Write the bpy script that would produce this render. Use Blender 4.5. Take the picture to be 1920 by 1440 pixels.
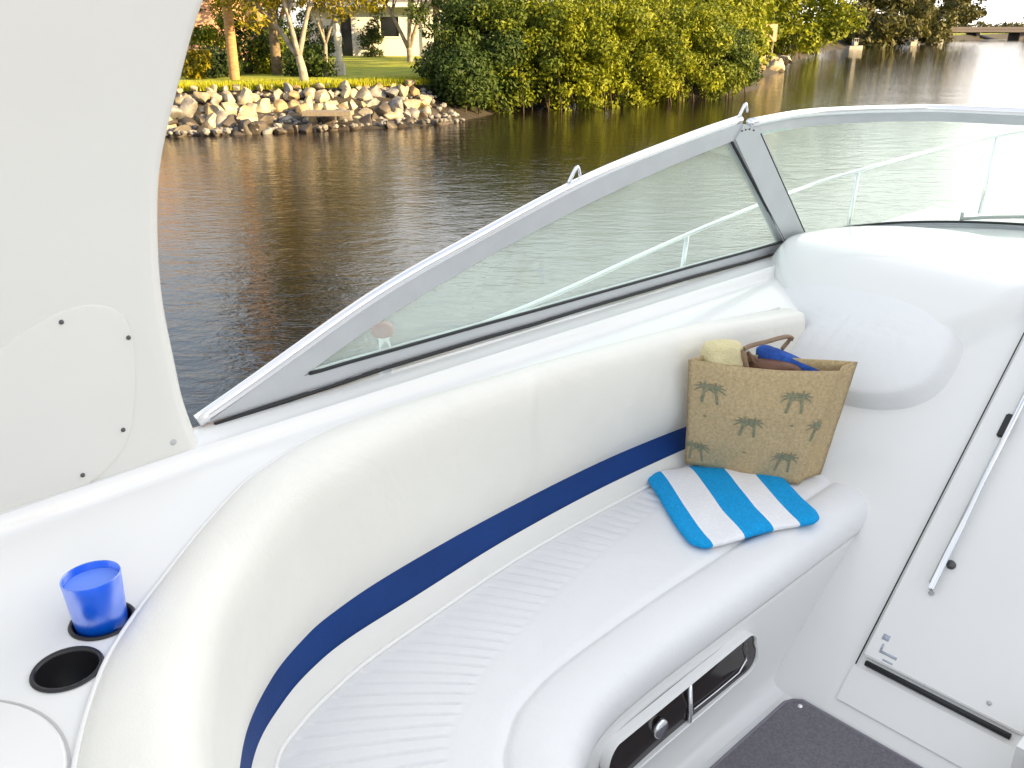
import bpy, bmesh, math, random
import numpy as np
from mathutils import Vector, Matrix, noise
from mathutils.geometry import delaunay_2d_cdt
for o in list(bpy.data.objects): bpy.data.objects.remove(o)
S = bpy.context.scene
R = math.radians
# ------------------------------------------------------------------ camera
FPX = 1650.0; PITCH = math.atan(670 / FPX); CP, SP = math.cos(PITCH), math.sin(PITCH); H = 2.6
cd = bpy.data.cameras.new('Camera'); cam = bpy.data.objects.new('Camera', cd); S.collection.objects.link(cam)
cam.location = (0, 0, H); cam.rotation_euler = (R(90) - PITCH, 0, 0)
cd.sensor_width = 36; cd.lens = 36 * FPX / 1920; cd.clip_start = .05; cd.clip_end = 3000
S.camera = cam
S.render.resolution_x = 1024; S.render.resolution_y = 768
# ------------------------------------------------------------------ light
CLOUD = .37
SUN_AZ, SUN_EL = 114.0, 15.0
w = bpy.data.worlds.new('World'); S.world = w; w.use_nodes = True
nt = w.node_tree; bg = nt.nodes['Background']
sk = nt.nodes.new('ShaderNodeTexSky'); sk.sky_type = 'NISHITA'; sk.sun_disc = False
sk.sun_elevation = R(SUN_EL); sk.sun_rotation = R(SUN_AZ); sk.dust_density = 2.0; sk.air_density = 1.0; sk.ozone_density = 1.0
nt.links.new(sk.outputs[0], bg.inputs[0]); bg.inputs[1].default_value = 0.15
# broken cloud over the sky, whitest over the far end of the canal
tcw = nt.nodes.new('ShaderNodeTexCoord'); mpw = nt.nodes.new('ShaderNodeMapping'); mpw.inputs['Scale'].default_value = (1, 1, 2.6)
nt.links.new(tcw.outputs['Generated'], mpw.inputs[0]); nw = nt.nodes.new('ShaderNodeTexNoise'); nw.inputs['Scale'].default_value = 1.9; nw.inputs['Detail'].default_value = 7; nw.inputs['Distortion'].default_value = .4
nt.links.new(mpw.outputs[0], nw.inputs[0]); rw = nt.nodes.new('ShaderNodeValToRGB'); nt.links.new(nw.outputs[0], rw.inputs[0])
rw.color_ramp.elements[0].position = .38; rw.color_ramp.elements[0].color = (.26, .26, .26, 1); rw.color_ramp.elements[1].position = .62; rw.color_ramp.elements[1].color = (.92, .92, .92, 1)
dp = nt.nodes.new('ShaderNodeVectorMath'); dp.operation = 'DOT_PRODUCT'; nt.links.new(tcw.outputs['Generated'], dp.inputs[0]); dp.inputs[1].default_value = (math.sin(R(36)) * .97, math.cos(R(36)) * .97, .22)
mr = nt.nodes.new('ShaderNodeMapRange'); mr.interpolation_type = 'SMOOTHSTEP'; nt.links.new(dp.outputs['Value'], mr.inputs[0]); mr.inputs[1].default_value = .55; mr.inputs[2].default_value = 1.0; mr.inputs[3].default_value = CLOUD; mr.inputs[4].default_value = CLOUD * 2.3
bg2 = nt.nodes.new('ShaderNodeBackground'); bg2.inputs[0].default_value = (1, .96, .90, 1); nt.links.new(mr.outputs[0], bg2.inputs[1])
mr2 = nt.nodes.new('ShaderNodeMapRange'); mr2.interpolation_type = 'SMOOTHSTEP'; nt.links.new(dp.outputs['Value'], mr2.inputs[0]); mr2.inputs[1].default_value = .8; mr2.inputs[2].default_value = .97
mxf = nt.nodes.new('ShaderNodeMath'); mxf.operation = 'MAXIMUM'; nt.links.new(rw.outputs[0], mxf.inputs[0]); nt.links.new(mr2.outputs[0], mxf.inputs[1])
mw = nt.nodes.new('ShaderNodeMixShader'); nt.links.new(mxf.outputs[0], mw.inputs[0]); nt.links.new(bg.outputs[0], mw.inputs[1]); nt.links.new(bg2.outputs[0], mw.inputs[2])
nt.links.new(mw.outputs[0], nt.nodes['World Output'].inputs[0])
sl = bpy.data.lights.new('Sun', 'SUN'); sl.energy = 5.0; sl.angle = R(.6); sl.color = (1, .71, .32)
so = bpy.data.objects.new('Sun', sl); S.collection.objects.link(so)
sd = Vector((math.sin(R(SUN_AZ)) * math.cos(R(SUN_EL)), math.cos(R(SUN_AZ)) * math.cos(R(SUN_EL)), math.sin(R(SUN_EL))))
so.rotation_euler = sd.to_track_quat('Z', 'Y').to_euler()
S.view_settings.view_transform = 'Standard'; S.view_settings.look = 'None'
S.view_settings.exposure = 1.88; S.view_settings.gamma = 1.0

# ------------------------------------------------------------------ helpers
AZ = R(47); FV = Vector((math.sin(AZ), math.cos(AZ), 0)); PV = Vector((-math.cos(AZ), math.sin(AZ), 0)); ROT = R(43)
def ray(x, y):
    u, v = x - 960, 720 - y
    return Vector((u, FPX * CP + v * SP, -FPX * SP + v * CP))
def at(x, y, z):                       # photo pixel + height -> world point
    d = ray(x, y); t = (H - z) / -d.z
    return Vector((d.x * t, d.y * t, z))
def fp(x, y, z):                       # photo pixel + height -> boat frame
    a = at(x, y, z); return Vector((a.dot(FV), a.dot(PV), z))
def onp(x, y, pp):                     # photo pixel on the plane p = pp -> boat frame
    d = ray(x, y); t = pp / d.dot(PV)
    return Vector((t * d.dot(FV), pp, H + t * d.z))
def bw(v): return FV * v[0] + PV * v[1] + Vector((0, 0, v[2]))
def sm(a, b, x):
    t = max(0., min(1., (x - a) / (b - a))); return t * t * (3 - 2 * t)
def cr(pts, n):                        # Catmull-Rom through pts, n samples
    pts = [Vector(p) for p in pts]; m = len(pts) - 1; out = []
    for i in range(n):
        t = i / (n - 1) * m; k = min(int(t), m - 1); u = t - k
        p1, p2 = pts[k], pts[k + 1]
        p0 = pts[k - 1] if k > 0 else p1 * 2 - p2
        p3 = pts[k + 2] if k + 2 <= m else p2 * 2 - p1
        out.append(.5 * ((2 * p1) + (p2 - p0) * u + (2 * p0 - 5 * p1 + 4 * p2 - p3) * u * u + (3 * p1 - p0 - 3 * p2 + p3) * u ** 3))
    return out
def even(pts, step):
    P = cr(pts, max(len(pts) * 24, 60)); out = [P[0]]; acc = 0
    for a, b in zip(P, P[1:]):
        acc += (b - a).length
        if acc >= step: out.append(b); acc = 0
    if (out[-1] - P[-1]).length > 1e-4: out.append(P[-1])
    return out
def interp(tab, x):
    if x <= tab[0][0]: return tab[0][1]
    for a, b in zip(tab, tab[1:]):
        if x <= b[0]: return a[1] + (b[1] - a[1]) * (x - a[0]) / (b[0] - a[0])
    return tab[-1][1]

def mat(name, col, rough=.5, metal=0., bump=0., bscale=40., var=0., vscale=4., spec=.5, coat=0., col2=None, sss=0., stretch=None, wrinkle=0.):
    m = bpy.data.materials.new(name); m.use_nodes = True; n = m.node_tree; b = n.nodes['Principled BSDF']
    b.inputs['Base Color'].default_value = (*col, 1); b.inputs['Roughness'].default_value = rough
    b.inputs['Metallic'].default_value = metal; b.inputs['Specular IOR Level'].default_value = spec
    b.inputs['Coat Weight'].default_value = coat; b.inputs['Coat Roughness'].default_value = .08
    if sss: b.inputs['Subsurface Weight'].default_value = sss; b.inputs['Subsurface Scale'].default_value = .05
    tc = n.nodes.new('ShaderNodeTexCoord'); mp = n.nodes.new('ShaderNodeMapping'); n.links.new(tc.outputs['Object'], mp.inputs[0])
    if stretch: mp.inputs['Scale'].default_value = stretch
    if var or col2:
        t = n.nodes.new('ShaderNodeTexNoise'); t.inputs['Scale'].default_value = vscale; t.inputs['Detail'].default_value = 6
        n.links.new(mp.outputs[0], t.inputs[0]); r = n.nodes.new('ShaderNodeValToRGB')
        r.color_ramp.elements[0].position = .35; r.color_ramp.elements[1].position = .65
        c2 = col2 or tuple(c * (1 - var) for c in col)
        r.color_ramp.elements[0].color = (*c2, 1); r.color_ramp.elements[1].color = (*col, 1)
        n.links.new(t.outputs[0], r.inputs[0]); n.links.new(r.outputs[0], b.inputs['Base Color'])
    if bump:
        t2 = n.nodes.new('ShaderNodeTexNoise'); t2.inputs['Scale'].default_value = bscale; t2.inputs['Detail'].default_value = 4
        n.links.new(mp.outputs[0], t2.inputs[0]); bp = n.nodes.new('ShaderNodeBump'); bp.inputs['Strength'].default_value = bump
        bp.inputs['Distance'].default_value = .01
        n.links.new(t2.outputs[0], bp.inputs['Height']); n.links.new(bp.outputs[0], b.inputs['Normal'])
    if wrinkle:
        t3 = n.nodes.new('ShaderNodeTexNoise'); t3.inputs['Scale'].default_value = 5.5; t3.inputs['Detail'].default_value = 3; t3.inputs['Distortion'].default_value = 1.2
        n.links.new(mp.outputs[0], t3.inputs[0]); b3_ = n.nodes.new('ShaderNodeBump'); b3_.inputs['Strength'].default_value = wrinkle; b3_.inputs['Distance'].default_value = .03
        n.links.new(t3.outputs[0], b3_.inputs['Height'])
        if bump: n.links.new(b3_.outputs[0], bp.inputs['Normal'])
        else: n.links.new(b3_.outputs[0], b.inputs['Normal'])
    return m
M = {}
M['gel'] = mat('gelcoat', (.81, .805, .785), .28, coat=.4, var=.03, vscale=2)
M['archgel'] = mat('arch_gelcoat', (.75, .74, .70), .38, var=.04, vscale=1.5, bump=.03, bscale=60)
M['ivory'] = mat('ivory_vinyl', (.82, .80, .735), .42, wrinkle=.16, bump=.12, bscale=220, var=.03, vscale=3)
M['vinyl'] = mat('white_vinyl', (.80, .80, .80), .45, wrinkle=.14, bump=.12, bscale=220, var=.03, vscale=3)
M['piping'] = mat('piping_vinyl', (.83, .82, .79), .35)
M['strip'] = mat('beige_vinyl', (.74, .73, .69), .5, bump=.1, bscale=200)
M['blue'] = mat('navy_vinyl', (.004, .040, .19), .6, spec=.25, bump=.15, bscale=180, var=.15, vscale=6)
M['alu'] = mat('anodised_aluminium', (.56, .58, .60), .45, metal=.35, bump=.04, bscale=90, var=.06, vscale=9)
M['alulight'] = mat('polished_aluminium', (.86, .86, .88), .2, metal=.75)
M['chrome'] = mat('chrome', (.8, .81, .83), .14, metal=1.)
M['rubber'] = mat('black_rubber', (.015, .016, .018), .55)
M['black'] = mat('black_plastic', (.012, .011, .013), .35)
M['smoke'] = mat('smoked_plastic', (.02, .014, .013), .12)
M['carpet'] = mat('charcoal_carpet', (.26, .245, .275), .95, bump=.9, bscale=420, var=.3, vscale=140)
M['binding'] = mat('carpet_binding', (.22, .21, .24), .9, bump=.4, bscale=300)
M['deckgrey'] = mat('shaded_gelcoat', (.70, .71, .74), .4, var=.04, vscale=3)
M['cup'] = mat('blue_plastic', (.0, .15, .95), .3, sss=.3)
n = M['cup'].node_tree; b = n.nodes['Principled BSDF']; b.inputs['Transmission Weight'].default_value = .35
M['burlap'] = mat('burlap', (.66, .50, .28), .95, bump=.7, bscale=260, col2=(.50, .38, .21), vscale=110)
M['print'] = mat('palm_print', (.19, .21, .14), .95, bump=.5, bscale=260, col2=(.31, .29, .18), vscale=90)
M['towelblue'] = mat('towel_blue', (.0, .40, .88), 1., bump=.6, bscale=300, var=.2, vscale=120)
M['towelwhite'] = mat('towel_white', (.90, .90, .92), 1., bump=.35, bscale=300, var=.06, vscale=120)
M['cream'] = mat('cream_cotton', (.80, .70, .40), .95, bump=.8, bscale=150, var=.12, vscale=20)
M['bluecloth'] = mat('blue_cotton', (.03, .12, .50), .95, bump=.8, bscale=150, col2=(.02, .07, .33), vscale=25)
M['leather'] = mat('brown_leather', (.17, .075, .04), .55, bump=.3, bscale=90, var=.3, vscale=30)
M['tan'] = mat('tan_leather', (.30, .19, .11), .6, bump=.3, bscale=90, var=.3, vscale=30)
M['red'] = mat('red_lens', (.30, .07, .05), .2)
M['screw'] = mat('dull_screw', (.10, .10, .10), .4, metal=.4)
M['plug'] = mat('grey_plug', (.50, .50, .49), .5)
M['mark'] = mat('grey_decal_ink', (.42, .45, .52), .5)
def glassmat():
    m = bpy.data.materials.new('windscreen_glass'); m.use_nodes = True; n = m.node_tree; n.nodes.clear()
    out = n.nodes.new('ShaderNodeOutputMaterial')
    tr = n.nodes.new('ShaderNodeBsdfTransparent'); tr.inputs[0].default_value = (.89, .95, .91, 1)
    gl = n.nodes.new('ShaderNodeBsdfGlossy'); gl.inputs['Roughness'].default_value = .03
    lw = n.nodes.new('ShaderNodeLayerWeight'); lw.inputs[0].default_value = .5
    pw = n.nodes.new('ShaderNodeMath'); pw.operation = 'POWER'; pw.inputs[1].default_value = 4.5; n.links.new(lw.outputs['Facing'], pw.inputs[0])
    fr = n.nodes.new('ShaderNodeMath'); fr.operation = 'MULTIPLY_ADD'; fr.inputs[1].default_value = .6; fr.inputs[2].default_value = .035; n.links.new(pw.outputs[0], fr.inputs[0])
    df = n.nodes.new('ShaderNodeBsdfDiffuse'); df.inputs[0].default_value = (.76, .79, .76, 1)
    tl = n.nodes.new('ShaderNodeBsdfTranslucent'); tl.inputs[0].default_value = (.76, .79, .76, 1)
    hz = n.nodes.new('ShaderNodeAddShader'); n.links.new(df.outputs[0], hz.inputs[0]); n.links.new(tl.outputs[0], hz.inputs[1])
    m1 = n.nodes.new('ShaderNodeMixShader'); m1.inputs[0].default_value = .14
    n.links.new(tr.outputs[0], m1.inputs[1]); n.links.new(hz.outputs[0], m1.inputs[2])
    m2 = n.nodes.new('ShaderNodeMixShader'); n.links.new(fr.outputs[0], m2.inputs[0])
    n.links.new(m1.outputs[0], m2.inputs[1]); n.links.new(gl.outputs[0], m2.inputs[2])
    n.links.new(m2.outputs[0], out.inputs[0]); return m
M['glass'] = glassmat()

def link(o): S.collection.objects.link(o); return o
def meshobj(name, verts, faces, m, parent=None, smooth=True, origin=None, mats=None, midx=None):
    me = bpy.data.meshes.new(name)
    if origin is not None: verts = [Vector(v) - origin for v in verts]
    me.from_pydata([tuple(v) for v in verts], [], faces)
    for mm in (mats or [m]): me.materials.append(mm)
    if midx: me.polygons.foreach_set('material_index', midx)
    if smooth: me.polygons.foreach_set('use_smooth', [True] * len(me.polygons))
    me.update(); o = bpy.data.objects.new(name, me); link(o)
    if parent: o.parent = parent
    return o
def bmobj(name, bm, m, parent=None, smooth=True, norm=True):
    if norm: bmesh.ops.recalc_face_normals(bm, faces=bm.faces)
    me = bpy.data.meshes.new(name); bm.to_mesh(me); bm.free(); me.materials.append(m)
    if smooth: me.polygons.foreach_set('use_smooth', [True] * len(me.polygons))
    o = bpy.data.objects.new(name, me); link(o)
    if parent: o.parent = parent
    return o
def sharp(o, ang=40):
    me = o.data; bm = bmesh.new(); bm.from_mesh(me)
    for e in bm.edges:
        if len(e.link_faces) == 2 and e.calc_face_angle(0) > R(ang): e.smooth = False
    bm.to_mesh(me); bm.free(); return o
def thing(name, label, cat, loc=(0, 0, 0), rz=0, group=None, kind=None):
    o = bpy.data.objects.new(name, None); link(o); o.location = loc; o.rotation_euler = (0, 0, rz); o.empty_display_size = .1
    return tag(o, label, cat, group, kind)
def tag(o, label=None, cat=None, group=None, kind=None):
    if label: o['label'] = label
    if cat: o['category'] = cat
    if group: o['group'] = group
    if kind: o['kind'] = kind
    return o
def grid(rows, close=False):
    nr, nc = len(rows), len(rows[0]); V = [v for r in rows for v in r]; Fc = []
    for i in range(nr - 1):
        for j in range(nc if close else nc - 1):
            k = (j + 1) % nc; Fc.append((i * nc + j, i * nc + k, (i + 1) * nc + k, (i + 1) * nc + j))
    return V, Fc
def tube_bm(bm, pts, r, seg=10, r2=None, flat=None, up=None):
    pts = [Vector(p) for p in pts]; rings = []; n = len(pts)
    for i, p in enumerate(pts):
        t = (pts[min(i + 1, n - 1)] - pts[max(i - 1, 0)]).normalized()
        u = up or (Vector((0, 0, 1)) if abs(t.z) < .9 else Vector((1, 0, 0)))
        a = t.cross(u).normalized(); b2 = a.cross(t).normalized()
        rr = r if r2 is None else r + (r2 - r) * i / (n - 1)
        rb = rr if flat is None else flat
        rings.append([bm.verts.new(p + a * rr * math.cos(2 * math.pi * k / seg) + b2 * rb * math.sin(2 * math.pi * k / seg)) for k in range(seg)])
    for A, B in zip(rings, rings[1:]):
        for k in range(seg): bm.faces.new((A[k], A[(k + 1) % seg], B[(k + 1) % seg], B[k]))
    bm.faces.new(rings[0][::-1]); bm.faces.new(rings[-1])
def tube(name, pts, r, m, parent=None, **k):
    bm = bmesh.new(); tube_bm(bm, pts, r, **k); return bmobj(name, bm, m, parent)
def lathe(name, prof, c, m, parent=None, seg=32, axis=None):
    q = Vector(axis).to_track_quat('Z', 'Y') if axis else None; rows = []
    for r, z in prof:
        row = []
        for k in range(seg):
            v = Vector((r * math.cos(2 * math.pi * k / seg), r * math.sin(2 * math.pi * k / seg), z))
            if q: v = q @ v
            row.append(Vector(c) + v)
        rows.append(row)
    V, Fc = grid(rows, True); return meshobj(name, V, Fc, m, parent)
def prism(name, poly, ext, m, parent=None, bevel=.0, hole=None):   # planar polygon (3D points) extruded by vector ext
    bm = bmesh.new(); vs = [bm.verts.new(p) for p in poly]; f = bm.faces.new(vs)
    r = bmesh.ops.extrude_face_region(bm, geom=[f]); nv = [g for g in r['geom'] if isinstance(g, bmesh.types.BMVert)]
    bmesh.ops.translate(bm, verts=nv, vec=ext); bmesh.ops.recalc_face_normals(bm, faces=bm.faces)
    if bevel: bmesh.ops.bevel(bm, geom=[e for e in bm.edges], offset=bevel, segments=2, affect='EDGES', clamp_overlap=True)
    return sharp(bmobj(name, bm, m, parent), 50)
def ring(name, outer, inner, ext, m, parent=None, bevel=0.):       # frame between two loops of equal count
    bm = bmesh.new(); n = len(outer); ext = Vector(ext)
    A = [bm.verts.new(p) for p in outer]; B = [bm.verts.new(p) for p in inner]
    A2 = [bm.verts.new(Vector(p) + ext) for p in outer]; B2 = [bm.verts.new(Vector(p) + ext) for p in inner]
    for i in range(n):
        j = (i + 1) % n
        bm.faces.new((A[i], A[j], B[j], B[i])); bm.faces.new((A2[i], B2[i], B2[j], A2[j]))
        bm.faces.new((A[i], A2[i], A2[j], A[j])); bm.faces.new((B[i], B[j], B2[j], B2[i]))
    bmesh.ops.recalc_face_normals(bm, faces=bm.faces)
    if bevel: bmesh.ops.bevel(bm, geom=[e for e in bm.edges if e.calc_face_angle(0) > .8], offset=bevel, segments=2, affect='EDGES', clamp_overlap=True)
    return sharp(bmobj(name, bm, m, parent), 50)
def box(name, c, d, m, parent=None, bevel=.01, rz=0., basis=None, seg=2):
    bm = bmesh.new(); bmesh.ops.create_cube(bm, size=1); bmesh.ops.scale(bm, vec=d, verts=bm.verts)
    if bevel: bmesh.ops.bevel(bm, geom=bm.edges[:], offset=bevel, segments=seg, affect='EDGES', clamp_overlap=True)
    if basis: bmesh.ops.transform(bm, matrix=basis, verts=bm.verts)
    elif rz: bmesh.ops.rotate(bm, verts=bm.verts, matrix=Matrix.Rotation(rz, 3, 'Z'))
    bmesh.ops.translate(bm, vec=c, verts=bm.verts); return sharp(bmobj(name, bm, m, parent), 45)

# ------------------------------------------------------------------ setting: water, ground
def watermat():
    m = bpy.data.materials.new('canal_water'); m.use_nodes = True; n = m.node_tree; b = n.nodes['Principled BSDF']
    b.inputs['Base Color'].default_value = (.012, .009, .006, 1); b.inputs['Roughness'].default_value = .02; b.inputs['IOR'].default_value = 1.45
    tc = n.nodes.new('ShaderNodeTexCoord'); prev = None
    for sc, dist, strn, st in ((1.6, .028, .5, (1, 1.7, 1)), (5, .012, .6, (1, 1.6, 1)), (17, .005, .6, (1, 1.3, 1)), (.25, .07, .35, (1, 1.3, 1))):
        mp = n.nodes.new('ShaderNodeMapping'); mp.inputs['Scale'].default_value = st; n.links.new(tc.outputs['Object'], mp.inputs[0])
        t = n.nodes.new('ShaderNodeTexNoise'); t.inputs['Scale'].default_value = sc; t.inputs['Detail'].default_value = 3; t.inputs['Distortion'].default_value = .6
        n.links.new(mp.outputs[0], t.inputs[0]); bp = n.nodes.new('ShaderNodeBump'); bp.inputs['Strength'].default_value = strn; bp.inputs['Distance'].default_value = dist
        n.links.new(t.outputs[0], bp.inputs['Height'])
        if prev: n.links.new(prev.outputs[0], bp.inputs['Normal'])
        prev = bp
    n.links.new(prev.outputs[0], b.inputs['Normal']); return m
tag(meshobj('water', [(-900, -900, 0), (900, -900, 0), (900, 900, 0), (-900, 900, 0)], [(0, 1, 2, 3)], watermat(), smooth=False), 'dark rippled canal water reflecting trees and sky', None, None, 'structure')
SHORE = [(-60, 14), (-30, 19), (-14, 22), (-8.6, 23.2), (-5.2, 24.6), (-2.0, 26.4), (1.6, 33.5), (9.5, 39), (12, 45), (12.3, 48.9), (16.1, 56.4), (19, 66), (24.4, 79.5), (40.8, 117.9), (64.9, 155), (91.7, 191), (150, 260), (230, 330)]
sh = even([(a, b, 0) for a, b in SHORE], 1.2)
rows = []
INL = Vector((-.55, .83, 0))
prof = [(-3, -1.2), (-.5, -.15), (0, .0), (.8, .22), (1.8, .55), (2.9, .9), (3.4, .98), (5, 1.02), (9, 1.03), (18, 1.08), (40, 1.2), (90, 1.4), (250, 1.6), (700, 1.6)]
for off, z in prof:
    r = []
    for k, q in enumerate(sh):
        v = q + INL * off; v.z = z + (noise.noise(Vector((v.x * .5, v.y * .5, 0))) * .06 if off > 0 else 0); r.append(v)
    rows.append(r)
V, Fc = grid(rows)
grass = mat('lawn_grass', (.33, .34, .012), .95, bump=1., bscale=9, col2=(.15, .20, .010), vscale=1.2)
soil = mat('bank_soil', (.04, .032, .022), .95, bump=1., bscale=7, col2=(.018, .014, .010), vscale=4)
nl_ = len(sh) - 1
tag(meshobj('lawn', V, Fc, None, mats=[grass, soil], midx=[1 if i // nl_ < 6 else 0 for i in range(len(Fc))]), 'sunlit green lawn sloping to the rocky bank', None, None, 'structure')
V = [(100, 189, -.3), (900, 120, -.3), (900, 900, 1.5), (100, 900, 1.5)]
tag(meshobj('ground', V + [], [(0, 1, 2, 3)], grass, smooth=False), 'far bank of the canal beyond the bridge', None, None, 'structure')

# ------------------------------------------------------------------ foliage
def leafmat(name, c1, c2, c3=None, sc=.9):
    m = bpy.data.materials.new(name); m.use_nodes = True; n = m.node_tree; b = n.nodes['Principled BSDF']
    tc = n.nodes.new('ShaderNodeTexCoord'); t = n.nodes.new('ShaderNodeTexNoise'); t.inputs['Scale'].default_value = sc; t.inputs['Detail'].default_value = 8; t.inputs['Roughness'].default_value = .75
    n.links.new(tc.outputs['Object'], t.inputs[0]); r = n.nodes.new('ShaderNodeValToRGB'); n.links.new(t.outputs[0], r.inputs[0])
    r.color_ramp.elements[0].position = .38; r.color_ramp.elements[1].position = .62
    r.color_ramp.elements[0].color = (*c1, 1); r.color_ramp.elements[1].color = (*c2, 1)
    if c3: e = r.color_ramp.elements.new(.72); e.color = (*c3, 1)
    n.links.new(r.outputs[0], b.inputs['Base Color']); b.inputs['Roughness'].default_value = .6; b.inputs['Specular IOR Level'].default_value = .25
    tl = n.nodes.new('ShaderNodeBsdfTranslucent'); n.links.new(r.outputs[0], tl.inputs[0])
    mx = n.nodes.new('ShaderNodeMixShader'); mx.inputs[0].default_value = .25
    n.links.new(b.outputs[0], mx.inputs[1]); n.links.new(tl.outputs[0], mx.inputs[2]); n.links.new(mx.outputs[0], n.nodes['Material Output'].inputs[0]); return m
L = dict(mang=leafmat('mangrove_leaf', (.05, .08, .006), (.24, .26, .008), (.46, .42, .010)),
         mangm=leafmat('mangrove_leaf_half_shade', (.035, .065, .008), (.15, .18, .010), (.36, .33, .012)),  # half shade of the mangroves put into the leaf colour
         mangd=leafmat('mangrove_leaf_shade_dark', (.02, .045, .010), (.06, .09, .012), (.15, .17, .015)),  # shade of the left mangroves put into the colour; dark green shrubs share it
         yel=leafmat('yellow_leaf', (.12, .11, .008), (.28, .23, .010), (.44, .34, .012)),
         olive=leafmat('olive_leaf', (.05, .05, .008), (.10, .09, .010), (.15, .12, .012)),
         dark=leafmat('dark_leaf', (.014, .03, .010), (.03, .05, .012)),
         far=leafmat('far_leaf', (.045, .05, .018), (.09, .085, .02), (.12, .10, .02), .25))
M['bark'] = mat('bark', (.20, .15, .10), .95, bump=1., bscale=20, var=.5, vscale=8)
M['barkpale'] = mat('pale_bark', (.33, .29, .25), .95, bump=1., bscale=20, var=.5, vscale=6)
M['palmbark'] = mat('palm_bark', (.42, .24, .12), .95, bump=1., bscale=16, var=.35, vscale=5, stretch=(1, 1, 5))
M['root'] = mat('wet_root', (.035, .022, .014), .8, bump=1., bscale=20)
def leaves(name, blobs, n, size, m, parent, seed, hollow=.55):
    rg = np.random.default_rng(seed); B = np.array([(*c, *r) for c, r in blobs]); wgt = (B[:, 3] * B[:, 4] * B[:, 5]) ** (2 / 3); k = rg.choice(len(B), n, p=wgt / wgt.sum())
    d = rg.normal(size=(n, 3)); d /= np.linalg.norm(d, axis=1)[:, None]; rad = hollow + (1 - hollow) * rg.random(n) ** .6
    c = B[k, :3] + d * B[k, 3:6] * rad[:, None] * (1 + .12 * rg.normal(size=(n, 1)))
    nrm = d + rg.normal(size=(n, 3)) * .7; nrm[:, 2] += .3; nrm /= np.linalg.norm(nrm, axis=1)[:, None]
    a = np.cross(nrm, rg.normal(size=(n, 3))); a /= np.linalg.norm(a, axis=1)[:, None]; bb = np.cross(nrm, a)
    s = size * (.6 + .8 * rg.random((n, 1))); a *= s; bb *= s * .5
    V = np.stack([c - a, c - bb * .9 - a * .1, c + a, c + bb * .9 - a * .1], 1).reshape(-1, 3)
    me = bpy.data.meshes.new(name); me.vertices.add(4 * n); me.vertices.foreach_set('co', V.astype(np.float32).ravel())
    me.loops.add(4 * n); me.loops.foreach_set('vertex_index', np.arange(4 * n, dtype=np.int32)); me.polygons.add(n)
    me.polygons.foreach_set('loop_start', np.arange(0, 4 * n, 4, dtype=np.int32)); me.polygons.foreach_set('loop_total', np.full(n, 4, dtype=np.int32))
    me.update(calc_edges=True); me.materials.append(m); o = bpy.data.objects.new(name, me); link(o); o.parent = parent; return o
def clumps(rg, c, r, n, cr_):
    out = []
    for _ in range(n):
        d = Vector((rg.gauss(0, 1), rg.gauss(0, 1), rg.gauss(0, 1))).normalized() * (rg.random() ** .45)
        q = cr_ * rg.uniform(.6, 1.3); out.append(((c[0] + d.x * r[0], c[1] + d.y * r[1], c[2] + d.z * r[2]), (q, q, q * rg.uniform(.6, .9))))
    return out
def bush(name, label, cat, loc, r, lm, n, size, seed, nclump=26, cr_=.6, group=None, roots=False, zc=None):
    t = thing(name, label, cat, loc, 0, group); rg = random.Random(seed); zc = r[2] * .9 if zc is None else zc
    leaves('foliage', clumps(rg, (0, 0, zc), r, nclump, cr_), n, size, L[lm], t, seed)
    bm = bmesh.new()
    for k in range(9 if roots else 5):
        a = rg.uniform(0, 6.28); q = rg.uniform(.3, .85) if roots else rg.uniform(0, .2)
        x, y = math.cos(a) * r[0] * q, math.sin(a) * r[1] * q
        tube_bm(bm, cr([(x, y, -.35), (x * .85, y * .85, .4), (x * .45, y * .45, zc * .6), (x * .5 + rg.uniform(-.4, .4), y * .5, zc * 1.3)], 7), .03 if roots else .04, 5, .015)
    bmobj('prop_root' if roots else 'stem', bm, M['root'] if roots else M['bark'], t); return t
def tree(name, label, loc, h, crown, lm, n, size, seed, lean=(0, 0), trunk_r=.16, forks=3, bark='bark', cr_=.9, nclump=30, group=None, low=.3, cat='tree'):
    t = thing(name, label, cat, loc, 0, group); rg = random.Random(seed)
    cx, cy, cz = lean[0], lean[1], h; bm = bmesh.new()
    fk = h * low
    tube_bm(bm, cr([(0, 0, -.2), (cx * .1, cy * .1, fk * .5), (cx * .3, cy * .3, fk)], 6), trunk_r * 1.15, 8, trunk_r * .85)
    for k in range(forks):
        a = k * 6.28 / forks + rg.uniform(-.4, .4); q = rg.uniform(.25, .55)
        e = (cx + math.cos(a) * crown[0] * q, cy + math.sin(a) * crown[1] * q, h * rg.uniform(.85, 1.05))
        mid = (cx * .6 + math.cos(a) * crown[0] * q * .45, cy * .6 + math.sin(a) * crown[1] * q * .4, (fk + e[2]) * .5)
        tube_bm(bm, cr([(cx * .3, cy * .3, fk - .05), mid, e], 8), trunk_r * .7, 7, trunk_r * .25)
        for j in range(2):
            e2 = (e[0] + rg.uniform(-1, 1) * crown[0] * .4, e[1] + rg.uniform(-1, 1) * crown[1] * .4, e[2] + crown[2] * rg.uniform(.2, .6))
            tube_bm(bm, cr([mid, ((mid[0] + e2[0]) / 2 + .2, (mid[1] + e2[1]) / 2, (mid[2] + e2[2]) / 2), e2], 6), trunk_r * .35, 5, .02)
    bmobj('trunk', bm, M[bark], t)
    leaves('crown', clumps(rg, (cx, cy, cz), crown, nclump, cr_), n, size, L[lm], t, seed); return t
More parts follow.
